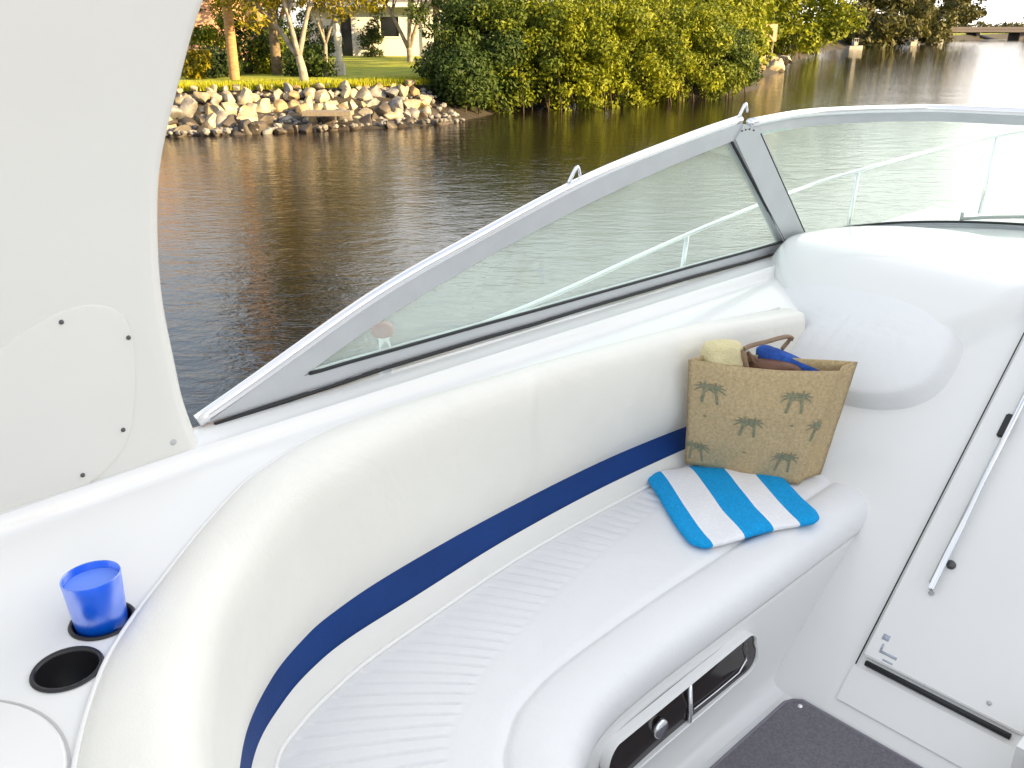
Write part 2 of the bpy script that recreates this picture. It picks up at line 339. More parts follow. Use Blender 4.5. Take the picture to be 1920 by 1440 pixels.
# mangroves along the water
G = 'mangrove bushes along the canal edge'
def px(x, y, z): a = at(x, y, z); return (a.x, a.y, z)
mg = [  # pixel x, distance, radii, leaf kind, label
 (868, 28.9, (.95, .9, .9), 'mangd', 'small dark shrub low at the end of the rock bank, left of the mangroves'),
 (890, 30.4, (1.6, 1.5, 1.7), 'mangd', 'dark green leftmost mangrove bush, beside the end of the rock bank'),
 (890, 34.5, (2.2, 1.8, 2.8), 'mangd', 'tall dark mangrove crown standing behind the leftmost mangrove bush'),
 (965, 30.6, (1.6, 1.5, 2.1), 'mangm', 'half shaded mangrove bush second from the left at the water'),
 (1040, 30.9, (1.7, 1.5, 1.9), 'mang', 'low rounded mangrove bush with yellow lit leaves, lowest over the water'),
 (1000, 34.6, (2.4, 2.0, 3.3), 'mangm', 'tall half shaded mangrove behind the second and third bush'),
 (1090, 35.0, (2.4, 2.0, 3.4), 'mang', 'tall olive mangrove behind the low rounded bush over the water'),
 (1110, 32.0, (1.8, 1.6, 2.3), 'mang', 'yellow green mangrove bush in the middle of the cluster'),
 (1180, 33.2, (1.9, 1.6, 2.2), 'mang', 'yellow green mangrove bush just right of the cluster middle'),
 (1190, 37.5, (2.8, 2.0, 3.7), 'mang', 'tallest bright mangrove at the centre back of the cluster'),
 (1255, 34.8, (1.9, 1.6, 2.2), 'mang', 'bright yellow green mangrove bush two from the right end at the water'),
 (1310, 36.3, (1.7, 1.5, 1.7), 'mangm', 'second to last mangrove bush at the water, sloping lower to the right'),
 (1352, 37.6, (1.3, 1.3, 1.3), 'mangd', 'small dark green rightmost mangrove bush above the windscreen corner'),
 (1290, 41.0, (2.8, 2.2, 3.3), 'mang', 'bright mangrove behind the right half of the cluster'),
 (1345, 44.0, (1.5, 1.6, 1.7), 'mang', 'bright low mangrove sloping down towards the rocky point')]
for i, (X, Y, r, lm, lb) in enumerate(mg):
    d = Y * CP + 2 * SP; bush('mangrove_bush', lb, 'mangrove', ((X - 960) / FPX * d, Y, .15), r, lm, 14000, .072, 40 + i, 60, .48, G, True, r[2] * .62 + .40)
bk = [(1362, 50, (1.9, 2.0, 2.3), 'mang', 'yellow lit shrub on the bank just left of the rocky point'),
      (1330, 52, (4., 3.5, 5.5), 'mang', 'tall bright tree behind the mangrove cluster'),
      (1405, 68, (3.4, 3.5, 6), 'mang', 'bright green tree behind the pinkish sign board'),
      (1490, 76, (4.5, 3.5, 6), 'mang', 'yellow green tree to the right of the sign board, over the water'),
      (1535, 92, (4.2, 4, 7.5), 'mang', 'sunlit yellow tree ending the bright row, beside the dark far trees')]
for i, (X, Y, r, lm, lb) in enumerate(bk):
    d = Y * CP + 2 * SP; bush('canal_tree', lb, 'tree', ((X - 960) / FPX * d, Y, .5), r, lm, 7500, .17 + Y * .0007, 70 + i, 34, 1.0 + Y * .004, 'trees along the bright canal bank', False, r[2] * .85)
dk = [(1600, 128, (6, 5, 9), 'first dark tree of the far canal bank, next to the sunlit yellow tree'), (1655, 140, (7, 5, 10), 'second dark tree of the far canal bank'),
      (1700, 150, (7, 5, 9), 'third dark tree of the far canal bank, above small moored boats'), (1745, 165, (8, 6, 11), 'fourth dark tree of the far canal bank'), (1786, 180, (5.5, 5, 9), 'last dark tree of the far bank, touching the bridge')]
for i, (X, Y, r, lb) in enumerate(dk):
    d = Y * CP + 2 * SP; bush('far_tree', lb, 'tree', ((X - 960) / FPX * d, Y, .3), r, 'far', 6500, .38, 90 + i, 30, 1.9, 'dark trees on the far canal bank', False, r[2] * .7)
bush('far_tree', 'pointed tree standing alone against the sky behind the bridge', 'tree', (128, 232, 0), (3.4, 3, 3.6), 'far', 3000, .3, 120, 20, 1.5, None, False, 4.6)
for i, (x0, lb) in enumerate([(112, 'low distant treeline left of the lone pointed tree'), (134, 'low distant treeline right of the lone pointed tree'), (154, 'low distant treeline at the right edge behind the bridge')]):
    bush('distant_treeline', lb, 'treeline', (x0, 245, 0), (13, 5, 1.9), 'far', 5000, .4, 130 + i, 40, 1.7, None, False, 1.9)

# garden trees on the lawn
def pos(X, Y): return ((X - 960) / FPX * (Y * CP + 1.5 * SP), Y)
a = pos(440, 30); t = thing('palm_tree', 'tall straight palm with an orange lit trunk on the lawn edge', 'palm', (*a, 1.0))
tube('trunk', cr([(0, 0, -.2), (.02, 0, 3), (.08, 0, 8)], 30), .17, M['palmbark'], t, seg=12, r2=.13)
def frond_bm(bm, base, az, ln, droop, rg, w=.5):
    pts = cr([base, (base[0] + math.cos(az) * ln * .5, base[1] + math.sin(az) * ln * .5, base[2] + ln * .25), (base[0] + math.cos(az) * ln, base[1] + math.sin(az) * ln, base[2] - droop)], 24)
    side = Vector((-math.sin(az), math.cos(az), 0))
    tube_bm(bm, pts, .025, 4, .006)
    for i, p in enumerate(pts[3:], 3):
        q = math.sin(math.pi * min(1, i / 26 + .1)) * w
        for s in (-1, 1):
            d = (side * s + Vector((math.cos(az), math.sin(az), 0)) * .5 + Vector((0, 0, -.45 + rg.uniform(-.15, .15)))).normalized() * q
            o = Vector((math.cos(az), math.sin(az), 0)) * .03
            bm.faces.new([bm.verts.new(p - o), bm.verts.new(p + o), bm.verts.new(p + d)])
bm = bmesh.new(); rg = random.Random(5)
for k in range(16): frond_bm(bm, (.08, 0, 8), k * .41, rg.uniform(2.2, 2.8), rg.uniform(-.3, 1.2), rg)
bmobj('crown', bm, L['yel'], t, norm=False)
a = pos(488, 36); t = thing('palm_tree', 'thin leaning palm trunk behind the tall straight palm', 'palm', (*a, 1.0))
tube('trunk', cr([(0, 0, -.2), (.15, 0, 2), (.75, 0, 7.5)], 30), .13, M['palmbark'], t, seg=10, r2=.10)
bm = bmesh.new()
for k in range(14): frond_bm(bm, (.75, 0, 7.5), k * .47, rg.uniform(2, 2.6), rg.uniform(.2, 1.6), rg)
bmobj('crown', bm, L['yel'], t, norm=False)
GT = 'leafy trees on the garden lawn'
a = pos(572, 28.2); tree('garden_tree', 'branching grey trunked tree growing at the top of the rock bank', (*a, .85), 3.1, (2.6, 2, 1.1), 'yel', 6500, .075, 11, (-.5, .3), .13, 4, 'barkpale', .6, 26, GT, .3)
a = pos(612, 31.5); tree('garden_tree', 'slender dark tree just right of the branching bank tree', (*a, 1.0), 3.1, (1.9, 1.6, 1.0), 'yel', 5000, .075, 12, (.1, .3), .07, 3, 'barkpale', .6, 22, GT, .35)
a = pos(770, 44); tree('garden_tree', 'pale multi trunk tree in front of the house patio', (*a, 1.1), 3.5, (3.2, 2.2, 1.2), 'yel', 5500, .09, 13, (-.2, .2), .15, 4, 'barkpale', .7, 26, GT, .16)
a = pos(808, 43); tree('garden_tree', 'sunlit trunked tree close to the bright house corner', (*a, 1.1), 3.6, (2.8, 2.2, 1.2), 'yel', 5200, .09, 14, (.8, .2), .13, 3, 'bark', .7, 24, GT, .2)
a = pos(700, 58); tree('garden_tree', 'olive tree rising over the roof of the white house', (*a, 1.1), 5.0, (4.5, 3, 1.6), 'olive', 4200, .2, 15, (0, 0), .2, 4, 'bark', 1., 28, GT, .4)
a = pos(520, 45); tree('garden_tree', 'dark dense tree behind the two palms', (*a, 1.0), 4.2, (3.4, 2.6, 2.0), 'olive', 5200, .14, 16, (0, 0), .2, 4, 'bark', .9, 34, GT, .25)
a = pos(890, 47); tree('garden_tree', 'dark tree between the bright house corner and the mangroves', (*a, 1.0), 3.8, (1.4, 2, 2.4), 'mangd', 4200, .14, 17, (.5, 0), .15, 3, 'bark', .8, 26, GT, .2)
a = pos(520, 33); tree('garden_tree', 'tall broad tree whose crown overhangs the lawn from above the palms', (*a, 1.0), 7.6, (2.6, 2.4, 2.6), 'olive', 6500, .13, 18, (0, 0), .17, 4, 'bark', .8, 34, GT, .4)
for i, (X, Y, r, lm, lb) in enumerate([(388, 33, (1.1, 1, 1.3), 'mang', 'green shrub left of the straight palm, by the white arch edge'), (370, 30.5, (.45, .5, .5), 'yel', 'small golden shrub at the lawn edge beside the white arch'),
      (412, 31.5, (.7, .6, .45), 'dark', 'low dark shrub at the foot of the straight palm'), (465, 33.5, (.9, .8, 1.0), 'mangd', 'rounded shrub just right of the straight palm'), (505, 34, (.8, .7, .8), 'mang', 'lit leafy shrub right of the leaning palm'),
      (590, 32, (.9, .6, .5), 'mangd', 'low dark planting around the garden tree trunks'), (545, 38, (1.6, 1.0, 1.2), 'dark', 'dark hedge clump behind the branching bank tree'), (588, 44, (1.5, .8, 1.3), 'dark', 'dark hedge clump left of the white house wall'),
      (700, 51, (.85, .6, 1.15), 'mangd', 'clipped dark green topiary against the white house wall'), (440, 40, (2.2, 1.2, 1.8), 'olive', 'broad olive shrub behind the palms near the salmon house')]):
    a = pos(X, Y); bush('garden_shrub', lb, 'shrub', (*a, 1.0), r, lm, 2200, .075, 200 + i, 16, .4 if r[0] > .6 else .22, 'shrubs on the garden lawn', False, r[2] * .9)
# garden statue post
a = at(638, 140, 1.02); t = thing('garden_statue', 'pale slim stone statue on a square plinth at the lawn edge', 'statue', a)
M['stone'] = mat('pale_stone', (.62, .60, .55), .8, bump=.5, bscale=30, var=.25, vscale=9)
box('plinth', (0, 0, .17), (.36, .36, .44), M['stone'], t, .02)
lathe('figure', [(.0, .39), (.14, .39), (.12, .5), (.09, .8), (.12, 1.0), (.15, 1.2), (.13, 1.35), (.05, 1.43), (.08, 1.52), (.08, 1.6), (.04, 1.68), (0, 1.69)], (0, 0, 0), M['stone'], t, 16)
# houses
M['stucco'] = mat('white_stucco', (.66, .67, .70), .9, bump=.4, bscale=20, var=.06, vscale=1)
M['salmon'] = mat('salmon_stucco', (.62, .34, .24), .9, bump=.4, bscale=20, var=.08, vscale=1)
M['roof'] = mat('roof_shingle', (.19, .17, .16), .85, bump=.6, bscale=12, var=.2, vscale=3)
M['windark'] = mat('dark_window', (.015, .018, .025), .12)
M['trim'] = mat('white_trim', (.74, .74, .74), .6)
M['wood'] = mat('weathered_wood', (.24, .20, .16), .85, bump=.6, bscale=20, var=.3, vscale=6, stretch=(6, 1, 1))
def house(name, label, x0, x1, y, h, wallm, wins, doors, roofm, lanai=None):
    t = thing(name, label, 'house', ((x0 + x1) / 2, y, 1.1)); w_ = x1 - x0; d_ = 8
    bm = bmesh.new(); xs = sorted({-w_ / 2, w_ / 2, *[a for q in wins + doors for a in q[:2]]}); zs = sorted({-.3, h, *[a for q in wins + doors for a in q[2:]]})
    vid = {}
    def v(x, z):
        if (x, z) not in vid: vid[(x, z)] = bm.verts.new((x, 0, z))
        return vid[(x, z)]
    for a, b_ in zip(xs, xs[1:]):
        for c, e in zip(zs, zs[1:]):
            if any(q[0] <= (a + b_) / 2 <= q[1] and q[2] <= (c + e) / 2 <= q[3] for q in wins + doors): continue
            bm.faces.new((v(a, c), v(b_, c), v(b_, e), v(a, e)))
    r = bmesh.ops.extrude_face_region(bm, geom=bm.faces[:]); bmesh.ops.translate(bm, verts=[g for g in r['geom'] if isinstance(g, bmesh.types.BMVert)], vec=(0, .22, 0))
    for s in (-1, 1):
        bmesh.ops.translate(bm, vec=(0, 0, 0), verts=[]); 
        m4 = Matrix.Translation((s * (w_ / 2 - .11), .22 + d_ / 2, h / 2 - .15)) @ Matrix.Diagonal((.22, d_, h + .3, 1)); bmesh.ops.create_cube(bm, size=1, matrix=m4)
    bmobj('wall', bm, wallm, t, smooth=False)
    for q in wins:
        f = ring('window', [(q[0], -.03, q[2]), (q[1], -.03, q[2]), (q[1], -.03, q[3]), (q[0], -.03, q[3])], [(q[0] + .1, -.03, q[2] + .1), (q[1] - .1, -.03, q[2] + .1), (q[1] - .1, -.03, q[3] - .1), (q[0] + .1, -.03, q[3] - .1)], (0, .12, 0), M['trim'], t)
        box('pane', ((q[0] + q[1]) / 2, .05, (q[2] + q[3]) / 2), (q[1] - q[0] - .19, .02, q[3] - q[2] - .19), M['windark'], f, 0)
    for q in doors: box('door', ((q[0] + q[1]) / 2, .12, (q[2] + q[3]) / 2), (q[1] - q[0], .05, q[3] - q[2]), M['windark'], t, .01)
    bm = bmesh.new(); o_ = .7
    A = [bm.verts.new(p) for p in [(-w_ / 2 - o_, -o_, h + .004), (w_ / 2 + o_, -o_, h + .004), (w_ / 2 + o_, d_ + o_, h + .004), (-w_ / 2 - o_, d_ + o_, h + .004), (-w_ / 2 + 3, d_ / 2, h + 2), (w_ / 2 - 3, d_ / 2, h + 2)]]
    for f in ((0, 1, 5, 4), (1, 2, 5), (2, 3, 4, 5), (3, 0, 4), (3, 2, 1, 0)): bm.faces.new([A[i] for i in f])
    bmobj('roof', bm, roofm, t, smooth=False)
    box('fascia', (0, -o_ - .03, h - .02), (w_ + 2 * o_, .05, .22), M['trim'], t, .01); return t
hs = house('white_house', 'low white house with dark openings behind the lawn trees', -11.2, -1.6, 52, 2.6, M['stucco'], [(-.9, .3, .9, 2.1)], [(-3.0, -2.4, -.1, 2.1), (1.6, 3.6, -.1, 2.2)], M['roof'])
box('patio_post', (2.6, -.45, 1.2), (.2, .2, 2.6), M['trim'], hs, .01)
hw = house('salmon_house', 'salmon pink house seen at the top left above the shrubs', -20, -12.6, 40, 3.6, M['salmon'], [(-1.5, .0, 1, 2.4), (1.2, 2.4, 1, 2.4)], [], M['roof'])
box('garden_wall', (-3.7, 45.0, 2.3), (1.15, .3, 2.8), M['stucco'], None, .02); o = bpy.data.objects['garden_wall']; tag(o, 'sunlit bright white wall section at the right end of the lawn', 'wall')
# unseen block added out of frame to keep the low sun off the cockpit
t = thing('sun_blocker', 'tall pale block added out of view to shade the cockpit from the sun', 'sun_blocker', (8.6, -5.0, 0), R(-30))
for nm, c, d in (('wall', (.0, 2.6, 3.3), (.25, 13, 6.4)), ('wall', (2.6, -3.9 + .13, 3.3), (4.9, .25, 6.4)), ('wall', (2.6, 9.1 - .13, 3.3), (4.9, .25, 6.4))): box(nm, c, d, M['stucco'], t, .01)
box('roof', (2.5, 2.6, 6.62), (6.4, 14.2, .2), M['roof'], t, .02)
for k in range(5): tube('blocker_piling', [(-.35, -3.4 + k * 3, -1), (-.35, -3.4 + k * 3, 1.2)], .14, M['wood'], t)
# rocks
rm = [mat('limestone_pale', (.46, .39, .28), .9, bump=1., bscale=14, col2=(.14, .12, .09), vscale=3), mat('limestone_grey', (.25, .24, .24), .9, bump=1., bscale=14, col2=(.09, .085, .085), vscale=3),
      mat('limestone_tan', (.38, .28, .16), .9, bump=1., bscale=14, col2=(.11, .08, .05), vscale=3), mat('rock_wet', (.06, .048, .04), .6, bump=1., bscale=14, var=.5, vscale=3)]
def rock(loc, s, seed, m, label, group, name='boulder'):
    rg = random.Random(seed); bm = bmesh.new(); bmesh.ops.create_icosphere(bm, subdivisions=3, radius=1)
    pl = [(Vector((rg.gauss(0, 1), rg.gauss(0, 1), rg.gauss(0, 1))).normalized(), rg.uniform(.38, .78)) for _ in range(11)]
    for v in bm.verts:
        for n_, d_ in pl:
            k = v.co.dot(n_) - d_
            if k > 0: v.co -= n_ * k * .95
        v.co *= 1 + .1 * noise.noise(v.co * 2.2 + Vector((seed, 0, 0)))
        v.co.x *= s[0]; v.co.y *= s[1]; v.co.z *= s[2]
    bmesh.ops.rotate(bm, verts=bm.verts, matrix=Matrix.Rotation(rg.uniform(0, 3), 3, 'Z') @ Matrix.Rotation(rg.uniform(-.9, .9), 3, 'X'))
    o = sharp(bmobj(name, bm, m, None), 30); o.location = loc; tag(o, label, 'rock', group)
rg = random.Random(77)
ORD = ['first', 'second', 'third', 'fourth', 'fifth', 'sixth', 'seventh', 'eighth', 'ninth', 'tenth', 'eleventh', 'twelfth', 'thirteenth', 'fourteenth', 'fifteenth', 'sixteenth', 'seventeenth', 'eighteenth', 'nineteenth', 'twentieth', 'twenty first', 'twenty second', 'twenty third', 'twenty fourth', 'twenty fifth', 'twenty sixth', 'twenty seventh', 'twenty eighth', 'twenty ninth', 'thirtieth', 'thirty first', 'thirty second', 'thirty third', 'thirty fourth', 'thirty fifth', 'thirty sixth', 'thirty seventh', 'thirty eighth', 'thirty ninth', 'fortieth']
def shore_pt(u):     # u along the near bank, x from -10.5 to -1.6
    x = -10.6 + u * 8.85; return Vector((x, interp([(-14, 22), (-8.6, 23.2), (-5.2, 24.6), (-2, 26.4), (0, 28)], x), 0))
bank = [('at the waterline', 0, -.05, 38, (.20, .36)), ('in the second row above the water', .65, .2, 40, (.18, .38)), ('in the third row of the rock bank', 1.3, .48, 40, (.16, .36)), ('in the fourth row near the grass', 2.0, .74, 38, (.14, .32)), ('in the top row under the grass', 2.5, .92, 30, (.10, .24))]
for rn, off, z, cnt, (a_, b_) in bank:
    for i in range(cnt):
        p_ = shore_pt((i + rg.uniform(.2, .8)) / cnt) + INL * (off + rg.uniform(-.25, .25)); s = rg.uniform(a_, b_)
        mi = (3 if rg.random() < .8 else 1) if off == 0 else rg.choice([0, 0, 1, 2, 0] if off > 1 else [0, 1, 3, 3, 3])
        nm = ['pale', 'grey', 'tan', 'wet dark'][mi]
        rock((p_.x, p_.y, z + rg.uniform(-.04, .08)), (s * rg.uniform(.7, 1.4), s * rg.uniform(.8, 1.1), s * rg.uniform(.6, 1.25)), rg.randint(0, 9999), rm[mi], f'{nm} boulder {rn}, {ORD[i]} from the left', 'boulders of the near rock bank')
for i in range(26):
    u = i / 25; x = 11.8 + u * 6.5 + rg.uniform(-.3, .3); y = 48.5 + u * 12 + rg.uniform(-.3, 1.2); s = rg.uniform(.3, .6)
    mi = rg.choice([0, 2, 3, 2]); rock((x - rg.uniform(0, 1.2), y, rg.uniform(.0, .9)), (s * 1.1, s, s * .8), rg.randint(0, 9999), rm[mi], f'{["pale","grey","tan","wet dark"][mi]} rock on the distant rocky point, {ORD[i]} from the left', 'rocks of the distant point')
bm = bmesh.new()
for i in range(700):
    p_ = shore_pt(rg.random() * 1.04) + INL * rg.uniform(-.3, 2.9); h_ = interp([(-.5, -.15), (0, 0), (.8, .22), (1.8, .55), (2.9, .9)], (p_ - Vector((p_.x, interp([(-14, 22), (-8.6, 23.2), (-5.2, 24.6), (-2, 26.4), (0, 28)], p_.x), 0))).length * .86)
    bmesh.ops.create_icosphere(bm, subdivisions=1, radius=rg.uniform(.04, .12), matrix=Matrix.Translation((p_.x, p_.y, h_ + .05)) @ Matrix.Rotation(rg.uniform(0, 3), 4, 'X') @ Matrix.Diagonal((1, rg.uniform(.6, 1), rg.uniform(.5, 1), 1)))
tag(bmobj('rubble', bm, rm[1], None, smooth=False), 'small grey rubble packed between the boulders of the bank', None, None, 'stuff')
gv = []; gf = []
for i in range(9000):
    x = rg.uniform(-13, 1.2); y = interp([(-14, 22), (-8.6, 23.2), (-5.2, 24.6), (-2, 26.4), (1.6, 31)], x) + 2.75 + rg.random() ** 2 * 2.5; z = .86 if y < 0 else .93; h_ = rg.uniform(.04, .16); a = rg.uniform(0, 3.14)
    dx, dy = .02 * math.cos(a), .02 * math.sin(a); k = len(gv); gv += [(x - dx, y - dy, z), (x + dx, y + dy, z), (x + rg.uniform(-.05, .05), y + rg.uniform(-.05, .05), z + .08 + h_)]; gf.append((k, k + 1, k + 2))
tag(meshobj('grass_blades', gv, gf, leafmat('grass_blade', (.16, .20, .008), (.38, .36, .012)), smooth=False), 'rough sunlit grass along the top edge of the rock bank', None, None, 'stuff')
st = box('dock_step', (*at(615, 212, .45)[:2], .45), (1.3, .6, .12), M['wood'], None, .01); tag(st, 'small grey plank step among the rocks at the waterline', 'step')
# sign
a = at(1437, 80, 1.6); t = thing('canal_sign', 'blank pinkish square board on two posts by the rocky point', 'sign', (15.6, 58, .6))
M['pink'] = mat('faded_board', (.62, .40, .27), .8, var=.1, vscale=3)
box('board', (0, 0, 1.65), (1.25, .05, 1.0), M['pink'], t, .01)
for s in (-.45, .45): tube('post', [(s, .08, -.9), (s, .08, 1.9)], .05, M['wood'], t)
# bridge
t = thing('bridge', 'low flat road bridge crossing the canal in the distance', 'bridge', (128, 205, 0), R(-6))
M['conc'] = mat('bridge_concrete', (.16, .14, .145), .9, var=.15, vscale=.3)
box('deck', (0, 0, 1.75), (84, 8, .55), M['conc'], t, .03); box('parapet', (0, -3.9, 2.3), (84, .25, .55), M['conc'], t, .02)
for k in range(9): box('pier', (-36 + k * 9, 0, .5), (.8, 6, 2), M['conc'], t, .05)
# small moored boats under the dark trees
M['bw'] = mat('boat_white', (.22, .22, .22), .6)
def smallboat(x, y, rz, L_, label):
    t = thing('moored_boat', label, 'boat', (x, y, 0), rz, 'small boats moored under the far trees'); rows = []
    for i in range(9):
        u = i / 8; wd = L_ * .17 * (1 - max(0, u - .45) ** 2 * 3.2); wd = max(wd, .02)
        rows.append([Vector((L_ * (u - .5), -wd, .16 * L_ + .04 * u)), Vector((L_ * (u - .5), -wd * .8, -.1)), Vector((L_ * (u - .5), wd * .8, -.1)), Vector((L_ * (u - .5), wd, .16 * L_ + .04 * u))])
    V, Fc = grid(rows, True); Fc.append((0, 1, 2, 3)); meshobj('hull', V, Fc, M['bw'], t, False)
    box('cabin', (-L_ * .05, 0, .28 * L_), (L_ * .3, L_ * .2, .22 * L_), M['bw'], t, .08); box('windshield', (L_ * .11, 0, .31 * L_), (.05, L_ * .18, .12 * L_), M['windark'], t, .01)
    bm = bmesh.new()
    for sx in (-.18, .08):
        for sy in (-.09, .09): tube_bm(bm, [(L_ * sx, L_ * sy, .17 * L_), (L_ * sx, L_ * sy, .55 * L_)], .04, 6)
    bmobj('roof_post', bm, M['bw'], t); box('roof', (-L_ * .05, 0, .56 * L_), (L_ * .32, L_ * .22, .06), M['bw'], t, .02)
for X, Y, rz, L_, lb in [(1588, 122, .3, 2.2, 'small white boat at the left end of the far tree row'), (1700, 150, .5, 2.8, 'white motorboat with a roof below the middle dark trees'), (1742, 166, .4, 3.0, 'white boat moored nearest to the bridge')]:
    smallboat((X - 960) / FPX * (Y * CP + 2.4 * SP), Y - 3, rz, L_, lb)

# ------------------------------------------------------------------ the motorboat (boat frame: x forward, y to port, z up from the water)
boat = thing('motorboat', 'white motorboat cockpit with curved lounge, raked windscreen and arch', 'boat', (0, 0, 0), ROT)
# --- coaming / side deck heightfield
def dedge(f): return interp([(-2, 1.745), (.2, 1.765), (.7, 1.79), (3.6, 1.79)], f)
def h1(f, p):
    de = dedge(f); z = 1.61 + .07 * sm(de - .30, de - .02, p)
    z += .034 * sm(de - .022, de + .002, p)
    z += .004 * math.exp(-((p - de - .004) / .006) ** 2)
    if p > 1.925: z -= .9 * (p - 1.925)
    return z
SC = [(.05, .60), (.12, .92), (.201, 1.134), (.30, 1.31), (.40, 1.425), (.52, 1.53), (.66, 1.62), (.80, 1.685), (1.04, 1.737), (1.5, 1.725), (2.0, 1.69), (2.5, 1.645), (2.86, 1.60)]
EC = [(.22, .55), (.30, .85), (.37, 1.07), (.44, 1.20), (.54, 1.35), (.65, 1.452), (.752, 1.513), (.863, 1.556), (1.08, 1.597), (1.5, 1.635), (2.0, 1.648), (2.5, 1.61), (2.86, 1.55)]
BB = [(.228, .548), (.308, .848), (.378, 1.068), (.452, 1.21), (.56, 1.363), (.67, 1.448), (.77, 1.498), (.89, 1.532), (1.1, 1.557), (1.5, 1.60), (2.0, 1.614), (2.6, 1.58), (3.0, 1.50)]
PP = [(.30, .53), (.39, .83), (.47, 1.05), (.535, 1.24), (.60, 1.362), (.70, 1.423), (.80, 1.46), (.93, 1.494), (1.14, 1.524), (1.5, 1.567), (2.0, 1.583), (2.6, 1.56), (3.0, 1.50)]
QC = [(.70, .45), (.78, .75), (.86, .92), (.94, 1.04), (1.0, 1.09), (1.06, 1.128), (1.13, 1.15), (1.205, 1.166), (1.36, 1.178), (1.65, 1.187), (2.05, 1.187), (2.6, 1.187), (2.9, 1.187)]
FR = [(.86, .40), (.93, .68), (1.0, .83), (1.075, .935), (1.14, .975), (1.20, 1.0), (1.27, 1.015), (1.35, 1.022), (1.5, 1.027), (1.75, 1.027), (2.1, 1.027), (2.6, 1.027), (2.9, 1.027)]
def C3(c, z=0, n=240): return cr([(a, b, z) for a, b in c], n)
CUPS = [(.352, 1.456), (.262, 1.364)]; CUPR = .053
inner = [(q.x, q.y) for q in even([(a, b, 0) for a, b in SC], .035)]
poly = [(-1.6, .2), (-.2, .2)] + inner
f_ = 3.05
poly += [(2.86, 1.57), (3.25, 1.55), (3.3, 1.7), (3.62, 1.78), (3.62, 1.95)]
outer = [(x / 30, 2.03) for x in range(108, -49, -1)]; poly += outer
pts = [Vector(q) for q in poly]; nb = len(pts); edges = [(i, (i + 1) % nb) for i in range(nb)]
for cf, cp in CUPS:
    k0 = len(pts)
    for k in range(40): pts.append(Vector((cf + CUPR * math.cos(k * math.pi / 20), cp + CUPR * math.sin(k * math.pi / 20))))
    edges += [(k0 + k, k0 + (k + 1) % 40) for k in range(40)]
for i in range(-45, 110):
    f = i / 30
    for p_ in [.2 + .04 * j for j in range(1, 40)]:
        if not any((f - a) ** 2 + (p_ - b) ** 2 < (CUPR + .012) ** 2 for a, b in CUPS): pts.append(Vector((f + (.5 / 30 if int(p_ * 25) % 2 else 0), p_)))
    for d_ in (-.06, -.04, -.022, -.014, -.007, .0, .004, .009, .018, .04, .08, .12, .16, .20, .24, .28): pts.append(Vector((f, dedge(f) + d_)))
rv, re, rf, *_ = delaunay_2d_cdt(pts, edges, [], 1, 1e-5)
def keep(t):
    c = (rv[t[0]] + rv[t[1]] + rv[t[2]]) / 3; ins = False
    for i in range(nb):
        (x1, y1), (x2, y2) = poly[i], poly[(i + 1) % nb]
        if (y1 > c.y) != (y2 > c.y) and c.x < (x2 - x1) * (c.y - y1) / (y2 - y1) + x1: ins = not ins
    if not ins: return False
    return not any((c.x - a) ** 2 + (c.y - b) ** 2 < (CUPR * .99) ** 2 for a, b in CUPS)
Fc = [tuple(t) for t in rf if keep(t)]
meshobj('coaming', [(v.x, v.y, h1(v.x, v.y)) for v in rv], Fc, M['gel'], boat)
for cf, cp in CUPS:
    z0 = h1(cf, cp)
    lathe('cup_holder', [(CUPR + .004, z0 + .0015), (CUPR + .002, z0 + .005), (CUPR - .003, z0 + .005), (CUPR - .005, z0 - .002), (CUPR - .007, z0 - .09), (0, z0 - .09)], (cf, cp, 0), M['black'], boat, 40)
# round hatch lid on the aft tray
lc = (-.02, 1.22); z0 = h1(*lc); LR = .225
lathe('hatch_lid', [(0, z0 + .005), (LR - .006, z0 + .005), (LR - .002, z0 + .003), (LR, z0 - .002)], (*lc, 0), M['gel'], boat, 64)
lathe('hatch_rim', [(LR + .0005, z0 + .0015), (LR + .004, z0 + .0015)], (*lc, 0), M['plug'], boat, 64)
# --- backrest bolster
N = 260; s3, e3 = C3(SC, 0, N), C3(EC, 0, N); rows = []
sec = [(-.016, -.012), (-.006, -.004), (.004, .010), (.02, .020), (.045, .027), (.08, .028), (.11, .020), (.132, .002), (.146, -.03), (.150, -.08), (.148, -.14)]
for a, b in zip(s3, e3):
    g = (b - a).length; dr = (b - a).normalized(); z0 = h1(a.x, a.y); row = []
    kk = max(g, .10 if a.x > 1.6 else .115) / .15
    zf = 1 - .75 * sm(2.2, 2.86, a.x)
    for o_, z in sec: z *= zf if z > 0 else 1; v = a + dr * o_ * (kk if o_ > 0 else 1); v.z = z0 + z; row.append(v)
    for t_, zz in ((.35, .45), (.65, .72), (.88, .9), (.97, .97), (1, 1)):
        q = row[len(sec) - 1].copy(); bt = Vector((b.x, b.y, 1.305)); v = q.lerp(bt, t_); v.z = q.z + (1.305 - q.z) * zz
        v += dr * (.012 * math.sin(math.pi * t_)); row.append(v)
    bt = b - dr * .03; bt.z = 1.303; row.append(bt); rows.append(row)
V, Fc = grid(rows); meshobj('backrest', V, Fc, M['ivory'], boat)
wl = [Vector((a.x, a.y, h1(a.x, a.y) + .003)) - (b - a).normalized() * .003 for a, b in zip(s3[::3], e3[::3])]
tube('backrest_welt', wl, .0055, M['piping'], boat, seg=8)
